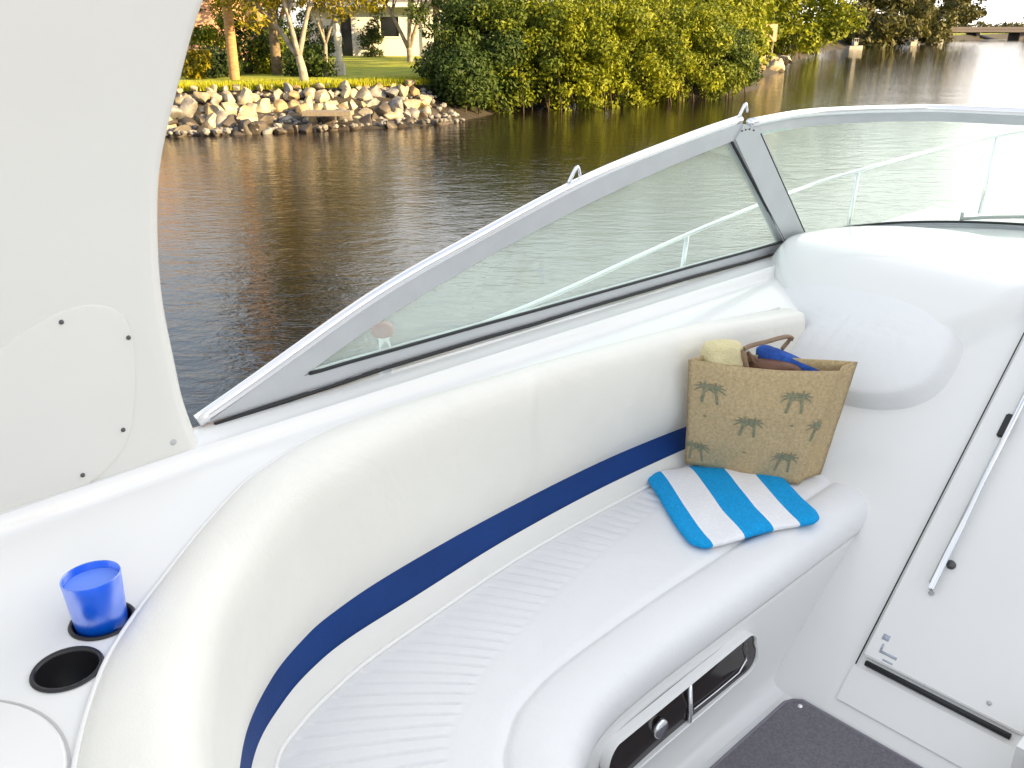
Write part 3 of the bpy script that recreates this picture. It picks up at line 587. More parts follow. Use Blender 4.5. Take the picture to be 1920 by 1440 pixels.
# --- navy band
b3, p3, q3, r3 = C3(BB, 0, N), C3(PP, 0, N), C3(QC, 0, N), C3(FR, 0, N); rows = []
for e_, b in zip(e3, b3):
    row = []
    for t_ in range(9):
        u = t_ / 8; v = e_.lerp(b, u); v.z = 1.312 + (1.228 - 1.312) * u; row.append(v)
    rows.append(row)
V, Fc = grid(rows); o = meshobj('backrest_band', V, Fc, M['blue'], boat)
rows = []
for b, p_ in zip(b3, p3):
    row = []
    for t_ in range(9):
        u = t_ / 8; v = b.lerp(p_, u); v.z = 1.238 + (1.180 - 1.238) * u + .006 * math.sin(math.pi * u); row.append(v)
    rows.append(row)
V, Fc = grid(rows); meshobj('seat_back_strip', V, Fc, M['strip'], boat)
tube('seat_piping', [Vector((v.x, v.y, 1.183)) for v in p3[::2]], .006, M['piping'], boat, seg=8)
# --- seat cushion, fine grid with stitched ribs
NU = 900; P_, Q_, F_ = C3(PP, 0, NU), C3(QC, 0, NU), C3(FR, 0, NU); rows = []; acc = 0; prev = None
vs = [i / 46 for i in range(47)]
for k in range(NU):
    a, b, c = P_[k], Q_[k], F_[k]; mid = a.lerp(b, .45)
    if prev is not None: acc += (mid - prev).length
    prev = mid; rb = 1 - 2 * abs((acc / .040) % 1 - .5); grv = math.exp(-((1 - rb) / .22) ** 2)
    rf_ = interp([(.0, .78), (.9, .72), (1.15, .60), (1.5, .45), (2.0, .28), (2.6, .25)], mid.x)
    row = []
    for v_ in vs:
        q = a.lerp(b, v_); z = 1.178 + .012 * math.sin(math.pi * v_) ** .7 if v_ > 0 else 1.178
        z -= .0062 * grv * sm(.02, .06, v_) * (1 - sm(rf_ - .02, rf_ + .01, v_)); z -= .0022 * math.exp(-((v_ - rf_ - .015) / .012) ** 2)
        z -= .004 * sm(.96, 1, v_); q = q.copy(); q.z = z; row.append(q)
    dr = (c - b).normalized(); L_ = (c - b).length
    for o_, z in ((.006, 1.172), (.012, 1.178), (.03, 1.181), (L_ * .35, 1.183), (L_ * .55, 1.181), (L_ - .055, 1.176), (L_ - .035, 1.170), (L_ - .018, 1.158), (L_ - .006, 1.140), (L_, 1.118), (L_ + .001, 1.100), (L_ - .002, 1.086), (L_ - .016, 1.082)):
        q = b + dr * o_; q.z = z; row.append(q)
    rows.append(row)
V, Fc = grid(rows); meshobj('seat_cushion', V, Fc, M['vinyl'], boat)
rows = []
for c, b in zip(r3, q3):
    dr = (c - b).normalized(); rows.append([c + dr * o_ + Vector((0, 0, z)) for o_, z in ((-.03, 1.09), (-.012, 1.084), (-.006, 1.08), (-.006, 1.06), (-.010, 1.0), (-.020, .85), (-.028, .74), (-.024, .715), (-.004, .704), (.03, .701))])
V, Fc = grid(rows); meshobj('seat_base', V, Fc, M['gel'], boat)
# --- storage slot in the seat base
def pf(f): return interp([(v.x, v.y) for v in r3 if v.y > .6], f)
def slot_pt(f, z, off): return Vector((f, pf(f) - .008 - off - (.008 if z > .98 else .018 if z > .9 else .024), z))
def rr(f0, f1, z0, z1, r, n=6):
    out = []
    for cx, cz, a0 in ((f1 - r, z1 - r, 0), (f0 + r, z1 - r, 90), (f0 + r, z0 + r, 180), (f1 - r, z0 + r, 270)):
        for k in range(n + 1): a = R(a0 + 90 * k / n); out.append((cx + r * math.cos(a), cz + r * math.sin(a)))
    return out
def slotloop(f0, f1, z0, z1, r, off): return [slot_pt(f, z, off) for f, z in rr(f0, f1, z0, z1, r)]
def dens(l, k=4): return [l[i].lerp(l[(i + 1) % len(l)], j / k) for i in range(len(l)) for j in range(k)]
SF0, SF1, SZ0, SZ1 = 1.235, 1.878, .918, 1.034
ring('storage_frame', slotloop(SF0 - .006, SF1 + .006, SZ0 - .006, SZ1 + .006, .045, .003), slotloop(SF0, SF1, SZ0, SZ1, .04, .003), (0, .03, 0), M['gel'], boat, .003)
lp = slotloop(SF0 + .001, SF1 - .001, SZ0 + .001, SZ1 - .001, .04, -.003)
rows = []                                   # panel filled by strips between facing points of the rounded loop
nl2 = len(lp); srt = sorted(lp, key=lambda v: v.x); fs_ = [SF0 + .001 + (SF1 - SF0 - .002) * i / 60 for i in range(61)]
for f in fs_:
    e_ = min(f - SF0, SF1 - f); c_ = .04 - math.sqrt(max(0, .04 ** 2 - (.04 - min(e_, .04)) ** 2))
    rows.append([slot_pt(f, SZ0 + c_ + (SZ1 - SZ0 - 2 * c_) * k / 4, -.004) for k in range(5)])
V, Fc = grid(rows); meshobj('storage_slot', V, Fc, M['smoke'], boat)
tube('storage_divider', [slot_pt(1.565, SZ0, .003), slot_pt(1.565, .95, .003), slot_pt(1.565, SZ1, .003)], .006, M['alulight'], boat)
lathe('slot_latch', [(0, .006), (.022, .006), (.026, .0), (.026, -.006)], slot_pt(1.44, .975, .002), M['chrome'], boat, 24, (0, -1, .1))
for zz, a, b in ((.945, 1.585, 1.79),): tube('slot_trim', [slot_pt(a, zz, -.0), slot_pt((a + b) / 2, zz - .002, 0), slot_pt(b, zz, 0), slot_pt(b + .035, zz + .025, 0), slot_pt(b + .04, zz + .07, 0)], .0022, M['alulight'], boat, seg=6)
# --- bulkhead, dash, dome
def h2(f):
    z = .7 + (f - 2.079) / 1.05; k = .12; a = 1.735; h = max(0, min(1, .5 + .5 * (a - z) / k)); return a * (1 - h) + z * h - k * h * (1 - h)
prof2 = [2.079 + i * .02 for i in range(132)]
def domeb(f, p):
    r = math.sqrt(((f - 3.36) / .62) ** 2 + ((p - 1.37) / .545) ** 2 ) if f > 3.36 else math.sqrt(((f - 3.36) / .46) ** 2 + ((p - 1.37) / .545) ** 2)
    return .062 * (1 - sm(.86, 1.0, r)) + .015 * max(0, 1 - r * r)
rows = []
for f in prof2:
    z = h2(f); sl_ = (h2(f + .01) - h2(f - .01)) / .02; nx, nz = -sl_ / math.hypot(sl_, 1), 1 / math.hypot(sl_, 1)
    rows.append([Vector((f + nx * domeb(f, p), p, z + nz * domeb(f, p))) for p in [1.86 - j * .02 for j in range(190)]])
V, Fc = grid(rows); meshobj('cabin_bulkhead', V, Fc, M['gel'], boat)
def onramp(f, p, off):           # f along the slope at ramp foot coordinate, off = normal offset
    z = .7 + (f - 2.079) / 1.05; return Vector((f - off * .69, p, z + off * .724))
# pleated headrest pad: superellipse on the 45 degree face
pc = (2.955, 1.375); rows = []; NR = 30; NA = 96
for i in range(NR + 1):
    r = i / NR; row = []
    for k in range(NA):
        a = 2 * math.pi * k / NA; ca, sa = math.cos(a), math.sin(a); q = (abs(ca) ** 2.6 + abs(sa) ** 2.6) ** (-1 / 2.6)
        f = pc[0] + .185 * q * sa * r * (1 if sa > 0 else .95); p = pc[1] + .385 * q * ca * r
        hgt = .054 * (1 - r ** 2.3) ** .7 if r < 1 else 0.
        hgt -= .004 * math.exp(-(((((p + (f - 2.9) * .25) / .055) % 1) - .5) / .10) ** 2) * (1 - sm(.55, .72, r)) * (1 if f < pc[0] + .03 else 1 - sm(pc[0] + .03, pc[0] + .06, f))
        row.append(onramp(f, p, (hgt + .048 - .055 * sm(.88, 1, r)) * (1 - .25 * max(0, sa) * r)))
    rows.append(row)
V, Fc = grid(rows, True); meshobj('headrest_pad', V, Fc, M['vinyl'], boat)
# --- companionway door
def rp(f, p, off): return onramp(f, p, off)
dpoly = [rp(2.235, .845, .004), rp(2.235, .40, .004), rp(3.35, .40, .004), rp(3.35, .845, .004)]
door = prism('door', dpoly, Vector((-.69, 0, .724)) * .014, M['gel'], boat, .004)
def dtube(nm, pts, r, m, **k): return tube(nm, pts, r, m, door, **k)
dtube('door_gap', [rp(2.21, .853, .012), rp(3.38, .853, .012)], .0022, M['rubber'], seg=6)
dtube('door_handle', [rp(2.42, .752, .02), rp(2.425, .752, .045), rp(2.7, .754, .045), rp(3.3, .757, .045)], .0085, M['chrome'], seg=10)
dtube('door_track', [rp(2.44, .768, .021), rp(3.3, .772, .021)], .003, M['alu'], seg=6)
lathe('handle_stud', [(0, .012), (.012, .012), (.014, 0)], rp(2.495, .738, .018), M['screw'], door, 16, (-.69, 0, .724))
B = Matrix(((.724, 0, -.69), (0, 1, 0), (.69, 0, .724))).to_4x4()
box('door_latch', rp(2.845, .772, .022), (.085, .03, .012), M['black'], door, .004, basis=B)
lathe('door_snap', [(0, .004), (.006, .004), (.007, 0)], rp(2.262, .50, .018), M['alu'], door, 12, (-.69, 0, .724))
bm = bmesh.new()
for (f, p, l, w_) in ((2.290, .808, .018, .02), (2.268, .806, .02, .006), (2.258, .782, .008, .052), (2.244, .775, .005, .03)):
    bmesh.ops.create_cube(bm, size=1, matrix=Matrix.Translation(rp(f, p, .0185)) @ B @ Matrix.Diagonal((l, w_, .0012, 1)))
bmobj('door_decal', bm, M['mark'], door)
# sill below the door
tube('sill_gap', [rp(2.222, .83, .010), rp(2.222, .425, .010)], .0085, M['rubber'], boat, seg=8)
prism('door_sill', [rp(2.125, .86, .003), rp(2.125, .30, .003), rp(2.208, .30, .003), rp(2.208, .86, .003)], Vector((-.69, 0, .724)) * .003, M['gel'], boat, .001)
q_ = fp(2012, 1470, .9); box('helm_step', (q_.x, q_.y, .86), (.24, .24, .34), M['gel'], boat, .05, seg=5)
# --- floor and mat
box('cockpit_floor', (-.1, -.3, .64), (4.6, 2.66, .12), M['gel'], boat, .005)
# windscreen
T = .05
def sp(x, y):                    # side pane plane, top leaning slightly inboard
    d = ray(x, y); k = .05; Pd = d.dot(PV); t = (1.9 - k * (H - 1.72)) / (Pd + k * d.z)
    return Vector((t * d.dot(FV), t * Pd, H + t * d.z))
otop = [(375, 797), (470, 730), (560, 665), (650, 600), (720, 553), (800, 505), (900, 450), (1000, 395), (1090, 348), (1170, 312), (1250, 280), (1320, 253), (1392, 228)]
obot = [(1490, 462), (1400, 490), (1300, 517), (1200, 546), (1100, 575), (1000, 606), (900, 634), (800, 664), (720, 688), (640, 715), (560, 741), (470, 770), (400, 793)]
itop = [(580, 700), (600, 685), (640, 655), (690, 620), (740, 588), (800, 550), (900, 491), (1000, 437), (1090, 390), (1170, 352), (1250, 316), (1320, 287), (1372, 267)]
ibot = [(1470, 452), (1400, 472), (1300, 499), (1200, 527), (1100, 555), (1000, 583), (900, 610), (800, 638), (740, 655), (700, 666), (650, 680), (620, 689), (600, 695)]
ext = Vector((0, .03, 0))
ws = link(bpy.data.objects.new('windscreen', None)); ws.parent = boat
O3 = [sp(*q) for q in otop + obot]; I3 = [sp(*q) for q in itop + ibot]
ring('side_frame', O3, I3, ext, M['alu'], ws, .004)
g3 = [v + Vector((0, .012, 0)) for v in I3]; prism('side_glass', g3, Vector((0, .005, 0)), M['glass'], ws)
tube('top_rail', [v + Vector((0, .012, .006)) for v in cr(O3[:13], 60)], .017, M['alulight'], ws, seg=12)
gi = [v + Vector((0, -.001, 0)) for v in I3]
tube('side_gasket', [gi[12], gi[12].lerp(gi[13], .5), gi[13]], .006, M['rubber'], ws, seg=6)
tube('side_gasket', gi[13:] + [gi[0]], .005, M['rubber'], ws, seg=6)
tube('base_gasket', [v + Vector((0, -.006, -.002)) for v in O3[13:]], .0055, M['rubber'], ws, seg=6)
# front part
base = [(3.47, 1.905), (3.75, 1.865), (3.95, 1.80), (4.11, 1.717), (4.3, 1.553), (4.46, 1.328), (4.60, .95), (4.67, .45), (4.68, 0)]
base = base + [(a, -b) for a, b in base[-2::-1]]
topc = [(2.95, 1.875), (3.34, 1.88), (3.66, 1.80), (3.84, 1.70), (3.957, 1.60), (4.05, 1.30), (4.16, .93), (4.22, .45), (4.23, 0)]
topc = topc + [(a, -b) for a, b in topc[-2::-1]]
nF = 120
bl = cr([(a, b, 1.745) for a, b in base], nF); tl = cr([(a, b, 2.272 if i == 0 else 2.282) for i, (a, b) in enumerate(topc)], nF)
def band(nm, lo, hi, th, m, par, bev=0):
    rows = []
    for a, b in zip(bl, tl):
        nrm = Vector((1, 0, .5)).normalized() if False else (b - a).cross(Vector((0, 1, 0))).normalized()
        q1, q2 = a.lerp(b, lo), a.lerp(b, hi); rows.append([q1 - nrm * th / 2, q2 - nrm * th / 2, q2 + nrm * th / 2, q1 + nrm * th / 2])
    V, Fc = grid(rows, True); return sharp(meshobj(nm, V, Fc, m, par))
band('front_glass', .03, .93, .005, M['glass'], ws)
band('front_frame_bottom', -.03, .02, .03, M['alu'], ws)
band('front_frame_top', .915, .985, .034, M['alu'], ws)
tube('top_rail', [a.lerp(b, .995) for a, b in zip(bl, tl)], .017, M['alulight'], ws, seg=12)
tube('front_gasket', [a.lerp(b, .035) - Vector((.012, 0, 0)) for a, b in zip(bl, tl)], .006, M['rubber'], ws, seg=6)
# corner post
def pq(x, y, p): return onp(x, y, p)
pp_ = [sp(1375, 262), sp(1392, 232), sp(1425, 240), sp(1515, 452), sp(1490, 466), sp(1466, 455)]
prism('corner_post', [v - Vector((0, .006, 0)) for v in pp_], Vector((0, .04, 0)), M['alu'], ws, .004)
tube('side_gasket', [sp(1424, 250) - Vector((0, .004, 0)), sp(1512, 446) - Vector((0, .004, 0))], .004, M['rubber'], ws, seg=6)
bm = bmesh.new()
for (x, y) in ((1388, 245), (1395, 243), (1402, 242), (1410, 244)): bmesh.ops.create_icosphere(bm, subdivisions=1, radius=.004, matrix=Matrix.Translation(sp(x, y) - Vector((0, .008, 0))))
bmobj('post_screw', bm, M['screw'], ws)
for (x, y) in ((1083, 345), (1398, 222)):
    c = sp(x, y); f = tube('canvas_snap', cr([c + Vector((-.03, .01, .004)), c + Vector((-.012, .01, .03)), c + Vector((.008, .01, .05)), c + Vector((.02, .01, .02))], 10), .006, M['chrome'], ws, seg=8)
# wiper outside the front glass
wi = link(bpy.data.objects.new('wiper', None)); wi.parent = boat
def onglass(x, y):               # point of the front glass seen at a photo pixel
    d = ray(x, y).normalized(); best = None
    for aa, bb in zip(bl[:70], tl[:70]):
        for k in range(60):
            q = aa.lerp(bb, k / 150); e = (bw(q) - Vector((0, 0, H))).normalized().dot(d)
            if best is None or e > best[0]: best = (e, q)
    return best[1]
wq = [onglass(1800, 416), onglass(1850, 413), onglass(1935, 411)]
wq = [v + Vector((.02, .012, .008)) for v in wq]
tube('wiper_blade', wq, .008, M['black'], wi, seg=6); tube('wiper_pivot', [wq[0] + Vector((0, 0, -.03)), wq[0] + Vector((0, 0, .03))], .008, M['black'], wi, seg=8)
# foredeck + hull
gun = [(-2.2, 2.02), (0, 2.15), (2, 2.17), (4.0, 2.06), (5.2, 1.75), (6.3, 1.25), (7.2, .6), (7.6, .0)]
gl_ = cr([(a, b, 0) for a, b in gun], 80); rows = []
for v in gl_:
    zd = 1.50
    cz = 1.66 if v.x < 4.5 else 1.66 - .11 * sm(4.5, 5.5, v.x)
    row = []
    for s in (1, -1):
        cut = 2.0 if v.x < 3.3 else interp([(3.3, 1.94), (3.9, 1.84), (4.2, 1.66), (4.47, 1.3), (4.62, .9), (4.7, 0), (8, 0)], v.x)
        cut = min(cut, v.y)
        r_ = [(cut, cz if v.x > 3.3 else 1.56), (cut * .4 + v.y * .6, (cz * .45 + zd * .55) if v.x > 3.3 else zd + .015), (v.y, zd), (v.y + .02, zd - .03), (v.y + .01, zd - .25), (v.y * .93, .7), (v.y * .84, .0), (v.y * .5, -.4)]
        r_ = [Vector((v.x, s * a, z)) for a, z in r_]
        row += r_[::-1] if s == 1 else r_
    rows.append(row)
V, Fc = grid(rows, True); nc = len(rows[0])      # no deck across the cockpit, closed bottom
Fc = [f for f in Fc if not ({f[0] % nc, f[1] % nc} == {7, 8} and V[f[0]].x < 3.45)]
meshobj('hull', V, Fc, M['gel'], boat)
# starboard side and transom so the cockpit is closed from other viewpoints
rows = []
for i in range(30):
    f = -2.1 + i * .18
    rows.append([Vector((f, -2.1, 1.60)), Vector((f, -1.95, 1.70)), Vector((f, -1.80, 1.69)), Vector((f, -1.70, 1.62)), Vector((f, -1.62, 1.5)), Vector((f, -1.60, .7))])
V, Fc = grid(rows); meshobj('starboard_coaming', V, Fc, M['gel'], boat)
box('transom', (-2.2, 0, 1.0), (.2, 4.0, 1.3), M['gel'], boat, .05)
# grab rail on the foredeck
rail = cr([(1.05, 2.11, 1.60), (1.5, 2.11, 1.66), (2.06, 2.1, 1.706), (2.93, 2.1, 1.818), (3.69, 2.09, 1.90), (4.13, 2.0, 1.962), (5.11, 1.75, 2.07), (6.1, 1.3, 2.16), (7.1, .6, 2.22), (7.5, 0, 2.24)], 90)
br = tube('bow_rail', rail, .0095, M['chrome'], boat, seg=10)
for f, p, z, zb in ((2.93, 2.1, 1.818, 1.49), (4.13, 2.0, 1.962, 1.49), (5.11, 1.75, 2.07, 1.49), (6.1, 1.3, 2.16, 1.49)): tube('stanchion', [(f - .04, p, zb), (f, p, z)], .0095, M['chrome'], br, seg=10)
# navigation light
nb_ = onp(719, 653, 2.0)
nl = lathe('navigation_light', [(0, -.12), (.03, -.12), (.022, -.02), (.022, .01), (.018, .03), (.028, .04)], nb_, M['chrome'], boat, 20)
lathe('lens', [(.029, .04), (.034, .05), (.033, .068), (.02, .078), (0, .08)], nb_, M['red'], nl, 20)
# --- arch
k_ = 1.80 / 1.83
ac = [(.724, 1.672), (.70, 1.80), (.693, 1.903), (.688, 2.063), (.703, 2.22), (.731, 2.348), (.793, 2.5), (.864, 2.65), (.97, 2.8), (1.15, 2.95), (1.4, 3.05)]
front = [(q.x * k_ + .012, 2.6 - (2.6 - q.y) * k_) for q in cr([(a, b, 0) for a, b in ac], 50)]
back = [(-1.6 + .2 * math.sin(i / 49 * 1.5), z) for i, (_, z) in enumerate(front)]
rows = []
for i, (f, z) in enumerate(front):
    a, c = front[max(i - 1, 0)], front[min(i + 1, len(front) - 1)]
    rows.append([Vector((x, y, z)) for x, y in ((back[i][0], 1.80), (f - .06, 1.80), (f - .032, 1.801), (f - .024, 1.806), (f - .006, 1.824), (f, 1.835), (f, 1.87), (f - .01, 1.89), (f - .03, 1.90), (back[i][0], 1.90))])
V, Fc = grid(rows, True); ar = meshobj('arch', V, Fc, M['archgel'], boat)
# removable cover on the arch
cv = cr([onp(x, y, 1.80) for x, y in [(-420, 900), (-220, 770), (-60, 690), (60, 610), (130, 578), (185, 571), (228, 588), (248, 630), (254, 690), (252, 760), (242, 815), (215, 862), (165, 908), (90, 955), (0, 995), (-150, 1060), (-420, 1180)]], 90)
cv2 = [v - Vector((0, .005, 0)) for v in cv]; cc = sum(cv, Vector()) / len(cv)
bm = bmesh.new(); A = [bm.verts.new(v + Vector((0, .002, 0))) for v in cv]; Bv = [bm.verts.new(v + (cc - v).normalized() * .003) for v in cv2]; Dv = [bm.verts.new(v + (cc - v).normalized() * .010 - Vector((0, .0015, 0))) for v in cv2]
n_ = len(cv)
for i in range(n_):
    j = (i + 1) % n_; bm.faces.new((A[i], A[j], Bv[j], Bv[i])); bm.faces.new((Bv[i], Bv[j], Dv[j], Dv[i]))
bm.faces.new(Dv); cov = sharp(bmobj('arch_cover', bm, M['archgel'], boat), 25)
for x, y in ((115, 604), (241, 633), (231, 806), (155, 891)): lathe('cover_screw', [(0, .003), (.004, .0028), (.005, 0)], onp(x, y, 1.7935), M['screw'], cov, 12, (0, -1, 0))
for x, y in ((325, 829), (107, 962)): lathe('arch_plug', [(0, .002), (.006, .002), (.0075, 0)], onp(x, y, 1.80), M['plug'], ar, 16, (0, -1, 0))

# ------------------------------------------------------------------ loose things
def bthing(name, label, cat, org, group=None):
    return thing(name, label, cat, bw(org), ROT, group)
# mat
org = Vector((1.2, .2, .7)); t = bthing('floor_mat', 'charcoal carpet mat snapped to the cockpit floor', 'mat', org)
mp = [(2.055, .96), (2.075, .94), (2.078, -.9), (-1.2, -.9), (-1.2, .60), (.55, .62), (.85, .80), (1.05, .90), (1.25, .955), (1.5, .972), (2.03, .972)]
prism('carpet', [Vector((a, b, .705)) - org for a, b in mp], Vector((0, 0, .012)), M['carpet'], t, .003)
tube('binding', [Vector((a, b, .712)) - org for a, b in mp + mp[:1]], .007, M['binding'], t, seg=6)
lathe('snap', [(0, .005), (.006, .004), (.008, 0)], Vector((2.045, .93, .718)) - org, M['alulight'], t, 12)
# cup
cz = h1(*CUPS[0]); org = Vector((CUPS[0][0], CUPS[0][1], cz - .085)); t = bthing('plastic_cup', 'translucent blue plastic cup standing in the rear cup holder', 'cup', org)
tx = Vector((-.035, .0, .98))
ax = (Vector((-.01, .05, 1))).normalized()
c_ = lathe('cup_body', [(0, .003), (.034, .003), (.037, .006), (.0475, .178), (.049, .180), (.050, .178), (.0385, .0), (.0, .0)], (0, 0, .0), M['cup'], t, 48, ax)
lathe('drink', [(0, .166), (.0458, .166)], (0, 0, 0), mat('blue_drink', (.13, .27, .86), .35), t, 48, ax)
# tote bag: four sided woven sack
org = Vector((2.48, 1.42, 1.19)); t = bthing('tote_bag', 'tan woven beach bag printed with small grey green palm trees', 'bag', org)
BL, BR, TL, TR = fp(1284, 868, 1.215), fp(1500, 908, 1.195), fp(1291, 674, 1.625), fp(1578, 696, 1.60)
dn = Vector((.72, .69, 0)); dn = Vector((FV.dot(Vector((0, 1, 0))), PV.dot(Vector((0, 1, 0))), 0)).normalized()
def bagpt(u, v, side=0, off=0.):
    a = BL.lerp(BR, u); b = TL.lerp(TR, u); q = a.lerp(b, v)
    bul = math.sin(math.pi * min(1, max(0, u))) * (.028 * math.sin(math.pi * min(1, v * .9 + .05)))
    wv = .006 * noise.noise(Vector((u * 4, v * 4, side * 7.)))
    if side == 0: q = q - dn * (bul + wv + off)
    else: q = q + Vector((.95, -.1, 0)) * (.12 - .03 * v + bul + wv); q.z += .012 * v
    q.z -= .012 * math.sin(math.pi * u) * v * (1 if side == 0 else .3)
    return q - org
NUb, NVb = 26, 20; rows = []
for j in range(NVb + 1):
    v = j / NVb; row = [bagpt(i / NUb, v) for i in range(NUb + 1)]; R0, R1 = bagpt(1, v), bagpt(1, v, 1)
    row += [R0.lerp(R1, k / 6) + Vector((FV.dot(Vector((1, 0, 0))), PV.dot(Vector((1, 0, 0))), 0)) * (-.018 * math.sin(math.pi * k / 6)) for k in range(1, 6)]
    row += [bagpt(1 - i / NUb, v, 1) for i in range(NUb + 1)]; L1, L0 = bagpt(0, v, 1), bagpt(0, v)
    row += [L1.lerp(L0, k / 6) + Vector((FV.dot(Vector((1, 0, 0))), PV.dot(Vector((1, 0, 0))), 0)) * (.018 * math.sin(math.pi * k / 6)) for k in range(1, 6)]
    rows.append(row)
V, Fc = grid(rows, True); nc = len(rows[0]); Fc.append(tuple(range(nc))[::-1])
o = meshobj('bag_body', V, Fc, M['burlap'], t); md = o.modifiers.new('t', 'SOLIDIFY'); md.thickness = .004; md.offset = -1
def inv(x, y):   # pixel to bag face (u, v) by search
    d0 = ray(x, y).normalized(); bst = None
    for i in range(61):
        for j in range(61):
            q = bw(bagpt(i / 60, j / 60) + org) - Vector((0, 0, H)); e = q.normalized().dot(d0)
            if bst is None or e > bst[0]: bst = (e, i / 60, j / 60)
    return bst[1:]
def palm(x, y, s=1.):
    u0, v0 = inv(x, y); bm = bmesh.new(); W = (BR - BL).length * .5 + (TR - TL).length * .5; Hh = (TL - BL).length
    def P2(dx, dz): return bagpt(max(.008, min(.992, u0 + dx / W)), max(.01, min(.99, v0 + dz / Hh)), 0, .0022)
    def stroke(a, b, w0, w1, cur=0):
        n = 6; L1 = []; L2 = []
        for k in range(n + 1):
            q = k / n; x_, z_ = a[0] + (b[0] - a[0]) * q, a[1] + (b[1] - a[1]) * q - cur * q * q; dx, dz = b[0] - a[0], b[1] - a[1]; l = math.hypot(dx, dz); w_ = (w0 + (w1 - w0) * q) / 2
            L1.append(bm.verts.new(P2(x_ - dz / l * w_, z_ + dx / l * w_))); L2.append(bm.verts.new(P2(x_ + dz / l * w_, z_ - dx / l * w_)))
        for k in range(n): bm.faces.new((L1[k], L1[k + 1], L2[k + 1], L2[k]))
    for sx in (-.011, .013):
        top_ = (sx * s, .012 * s); stroke((sx * 1.5 * s, -.034 * s), top_, .007 * s, .006 * s)
        for ang in (15, 50, 90, 130, 165, -20, 200):
            l = .026 * s; stroke(top_, (top_[0] + l * math.cos(R(ang)), top_[1] + l * math.sin(R(ang)) * .9), .0065 * s, .0025 * s, .008 * s)
    bmobj('palm_print', bm, M['print'], t, norm=False)
for x, y in ((1330, 733), (1494, 752), (1403, 800), (1305, 842), (1468, 862), (1540, 806)): palm(x, y, 1.3)
bm = bmesh.new()
for x, y in ((1322, 779), (1485, 799), (1393, 847)):
    u0, v0 = inv(x, y); vs_ = [bm.verts.new(bagpt(u0 + .016 * math.cos(k), v0 + .009 * math.sin(k), 0, .0022)) for k in [i * .785 for i in range(8)]]; bm.faces.new(vs_)
bmobj('dot_print', bm, M['print'], t, norm=False)
def bq(x, y, z): return fp(x, y, z) - org
def bd(x, y, dist):      # pixel at given distance factor between bag front (0) and back (1) measured along view: boat frame local
    d = ray(x, y); c = bw((TL + TR) / 2); Y = c.y + .12 * dist; k = Y / d.y; w_ = Vector((d.x * k, Y, H + d.z * k)); return Vector((w_.dot(FV), w_.dot(PV), w_.z)) - org
tube('bag_handle', cr([bd(1400, 690, .1), bd(1396, 655, .15), bd(1440, 640, .4), bd(1482, 631, .7), bd(1466, 655, .75)], 24), .011, M['tan'], t, seg=8, flat=.006)
tube('bag_handle', cr([bd(1402, 660, .3), bd(1425, 690, .2), bd(1460, 700, .2), bd(1500, 705, .3)], 24), .012, M['leather'], t, seg=8, flat=.006)
# contents of the bag
def cloth_blob(name, label, pxs, dist, m, seed, thick=.035):
    cs = [bd(x, y, dist) for x, y in pxs]; c = sum(cs, Vector()) / len(cs); o_ = org + Vector((c.x, c.y, c.z - .05)); tt = bthing(name, label, 'cloth', o_); bm = bmesh.new()
    cs = cr([q + org - o_ for q in cs], 40); dv = dn; n = len(cs); rings = []
    for k in range(7):
        a = -1 + 2 * k / 6; sh_ = math.sqrt(max(.02, 1 - a * a)); cc = sum(cs, Vector()) / n
        rings.append([bm.verts.new(cc + (q - cc) * (.6 + .4 * sh_) * (1 + .08 * noise.noise(q * 30 + Vector((seed, k, 0)))) + dv * a * thick) for q in cs])
    for A, B_ in zip(rings, rings[1:]):
        for i in range(n): bm.faces.new((A[i], A[(i + 1) % n], B_[(i + 1) % n], B_[i]))
    bm.faces.new(rings[0][::-1]); bm.faces.new(rings[-1]); bmobj('folded_cloth', bm, m, tt); return tt
cloth_blob('cream_towel', 'rolled cream towel sticking out of the left side of the bag', [(1317, 700), (1316, 655), (1330, 642), (1360, 638), (1388, 643), (1396, 660), (1398, 700), (1356, 712)], .45, M['cream'], 3, .04)
cloth_blob('blue_cloth', 'bright blue cloth sticking out of the bag behind its handle', [(1418, 700), (1416, 660), (1430, 648), (1460, 655), (1500, 672), (1545, 692), (1550, 702), (1480, 720)], .6, M['bluecloth'], 8, .03)
cloth_blob('brown_pouch', 'dark brown leather pouch lying in the mouth of the bag', [(1400, 705), (1412, 676), (1440, 674), (1490, 684), (1500, 700), (1450, 715)], .25, M['leather'], 12, .02)
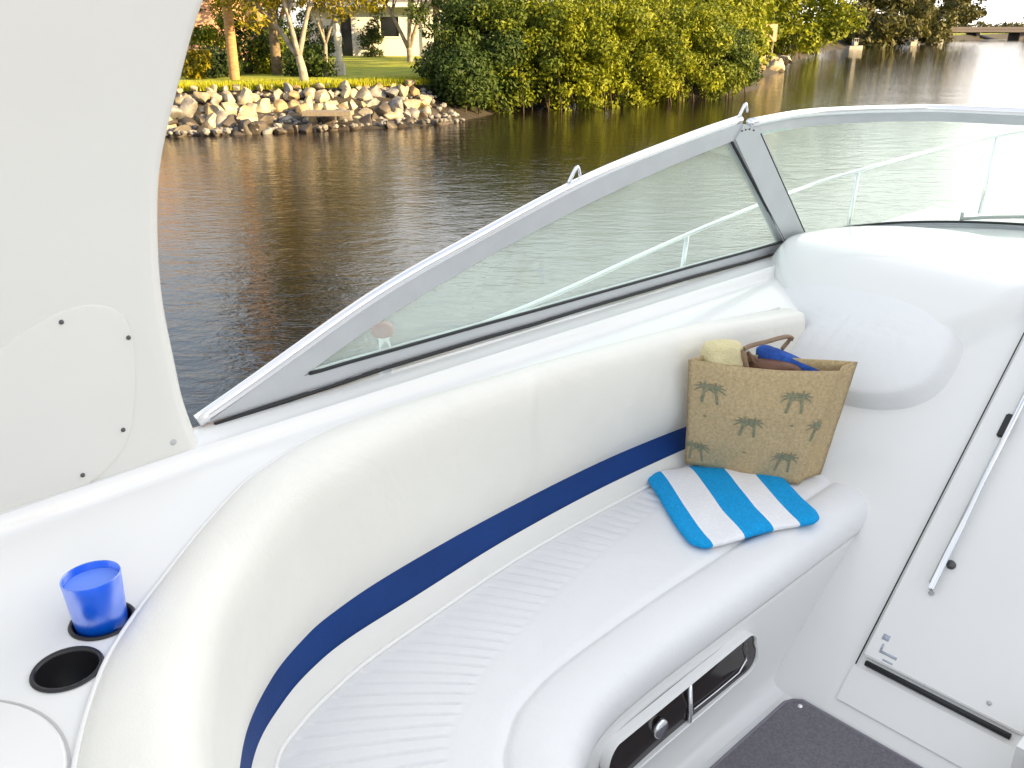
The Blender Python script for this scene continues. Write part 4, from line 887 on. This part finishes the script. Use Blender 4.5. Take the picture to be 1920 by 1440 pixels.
# striped towel
org = fp(1370, 935, 1.185); t = bthing('striped_towel', 'folded beach towel with bright blue and white stripes lying on the seat', 'towel', org)
A0, C0, D0 = fp(1203, 888, 1.21), fp(1304, 1024, 1.21), fp(1550, 970, 1.21); B0 = A0 + (D0 - C0)
NUt, NVt = 100, 60; sten = [0, .13, .37, .60, .80, 1.01]
def tz(u, v):
    e = min(u, 1 - u) * .25; e2 = min(v, 1 - v) * .22
    a = min(1, e / .014); b = min(1, e2 / .014); s = math.sqrt(max(0, 1 - (1 - a) ** 2)) * math.sqrt(max(0, 1 - (1 - b) ** 2))
    return s
def tpt(u, v, top):
    u_0, v_0 = u, v; ru, rv_ = .028 / .25, .028 / .22; a_, b_ = max(0, 1 - min(u, 1 - u) / ru), max(0, 1 - min(v, 1 - v) / rv_)
    if a_ > 0 and b_ > 0:
        k_2 = max(a_, b_) / math.hypot(a_, b_); u += (a_ - a_ * k_2) * ru * (1 if u < .5 else -1); v += (b_ - b_ * k_2) * rv_ * (1 if v < .5 else -1)
    q = A0.lerp(B0, u).lerp(C0.lerp(D0, u), v)
    q = q + (D0 - C0).normalized() * .008 * math.sin(v * 5 + 1) + (C0 - A0).normalized() * (.010 * math.sin(u * 7 + .5) * (v - .3))
    s = tz(u_0, v_0); hgt = .009 + .004 * math.sin(u * 12 + v * 2) * .5 + .005 * noise.noise(Vector((u * 5, v * 4, 2))) + .005 * math.sin(math.pi * v) * sm(0, .4, u)
    q = q.copy(); zb = 1.184
    if top: q.z = zb + .018 + s * hgt
    else: q.z = zb + .018 - s * .016
    return q - org
V = []; Fc = []; mi = []
for top in (1, 0):
    off = len(V)
    for j in range(NVt + 1):
        for i in range(NUt + 1): V.append(tpt(i / NUt, j / NVt, top))
    for j in range(NVt):
        for i in range(NUt):
            q = [off + j * (NUt + 1) + i, off + j * (NUt + 1) + i + 1, off + (j + 1) * (NUt + 1) + i + 1, off + (j + 1) * (NUt + 1) + i]
            Fc.append(tuple(q if top else q[::-1])); u = (i + .5) / NUt; k = sum(u > s for s in sten[1:]); mi.append(k % 2)
o = meshobj('terry_cloth', V, Fc, None, t, mats=[M['towelblue'], M['towelwhite']], midx=mi)
bm = bmesh.new(); bm.from_mesh(o.data); bmesh.ops.remove_doubles(bm, verts=bm.verts, dist=.0004); bmesh.ops.recalc_face_normals(bm, faces=bm.faces); bm.to_mesh(o.data); bm.free()
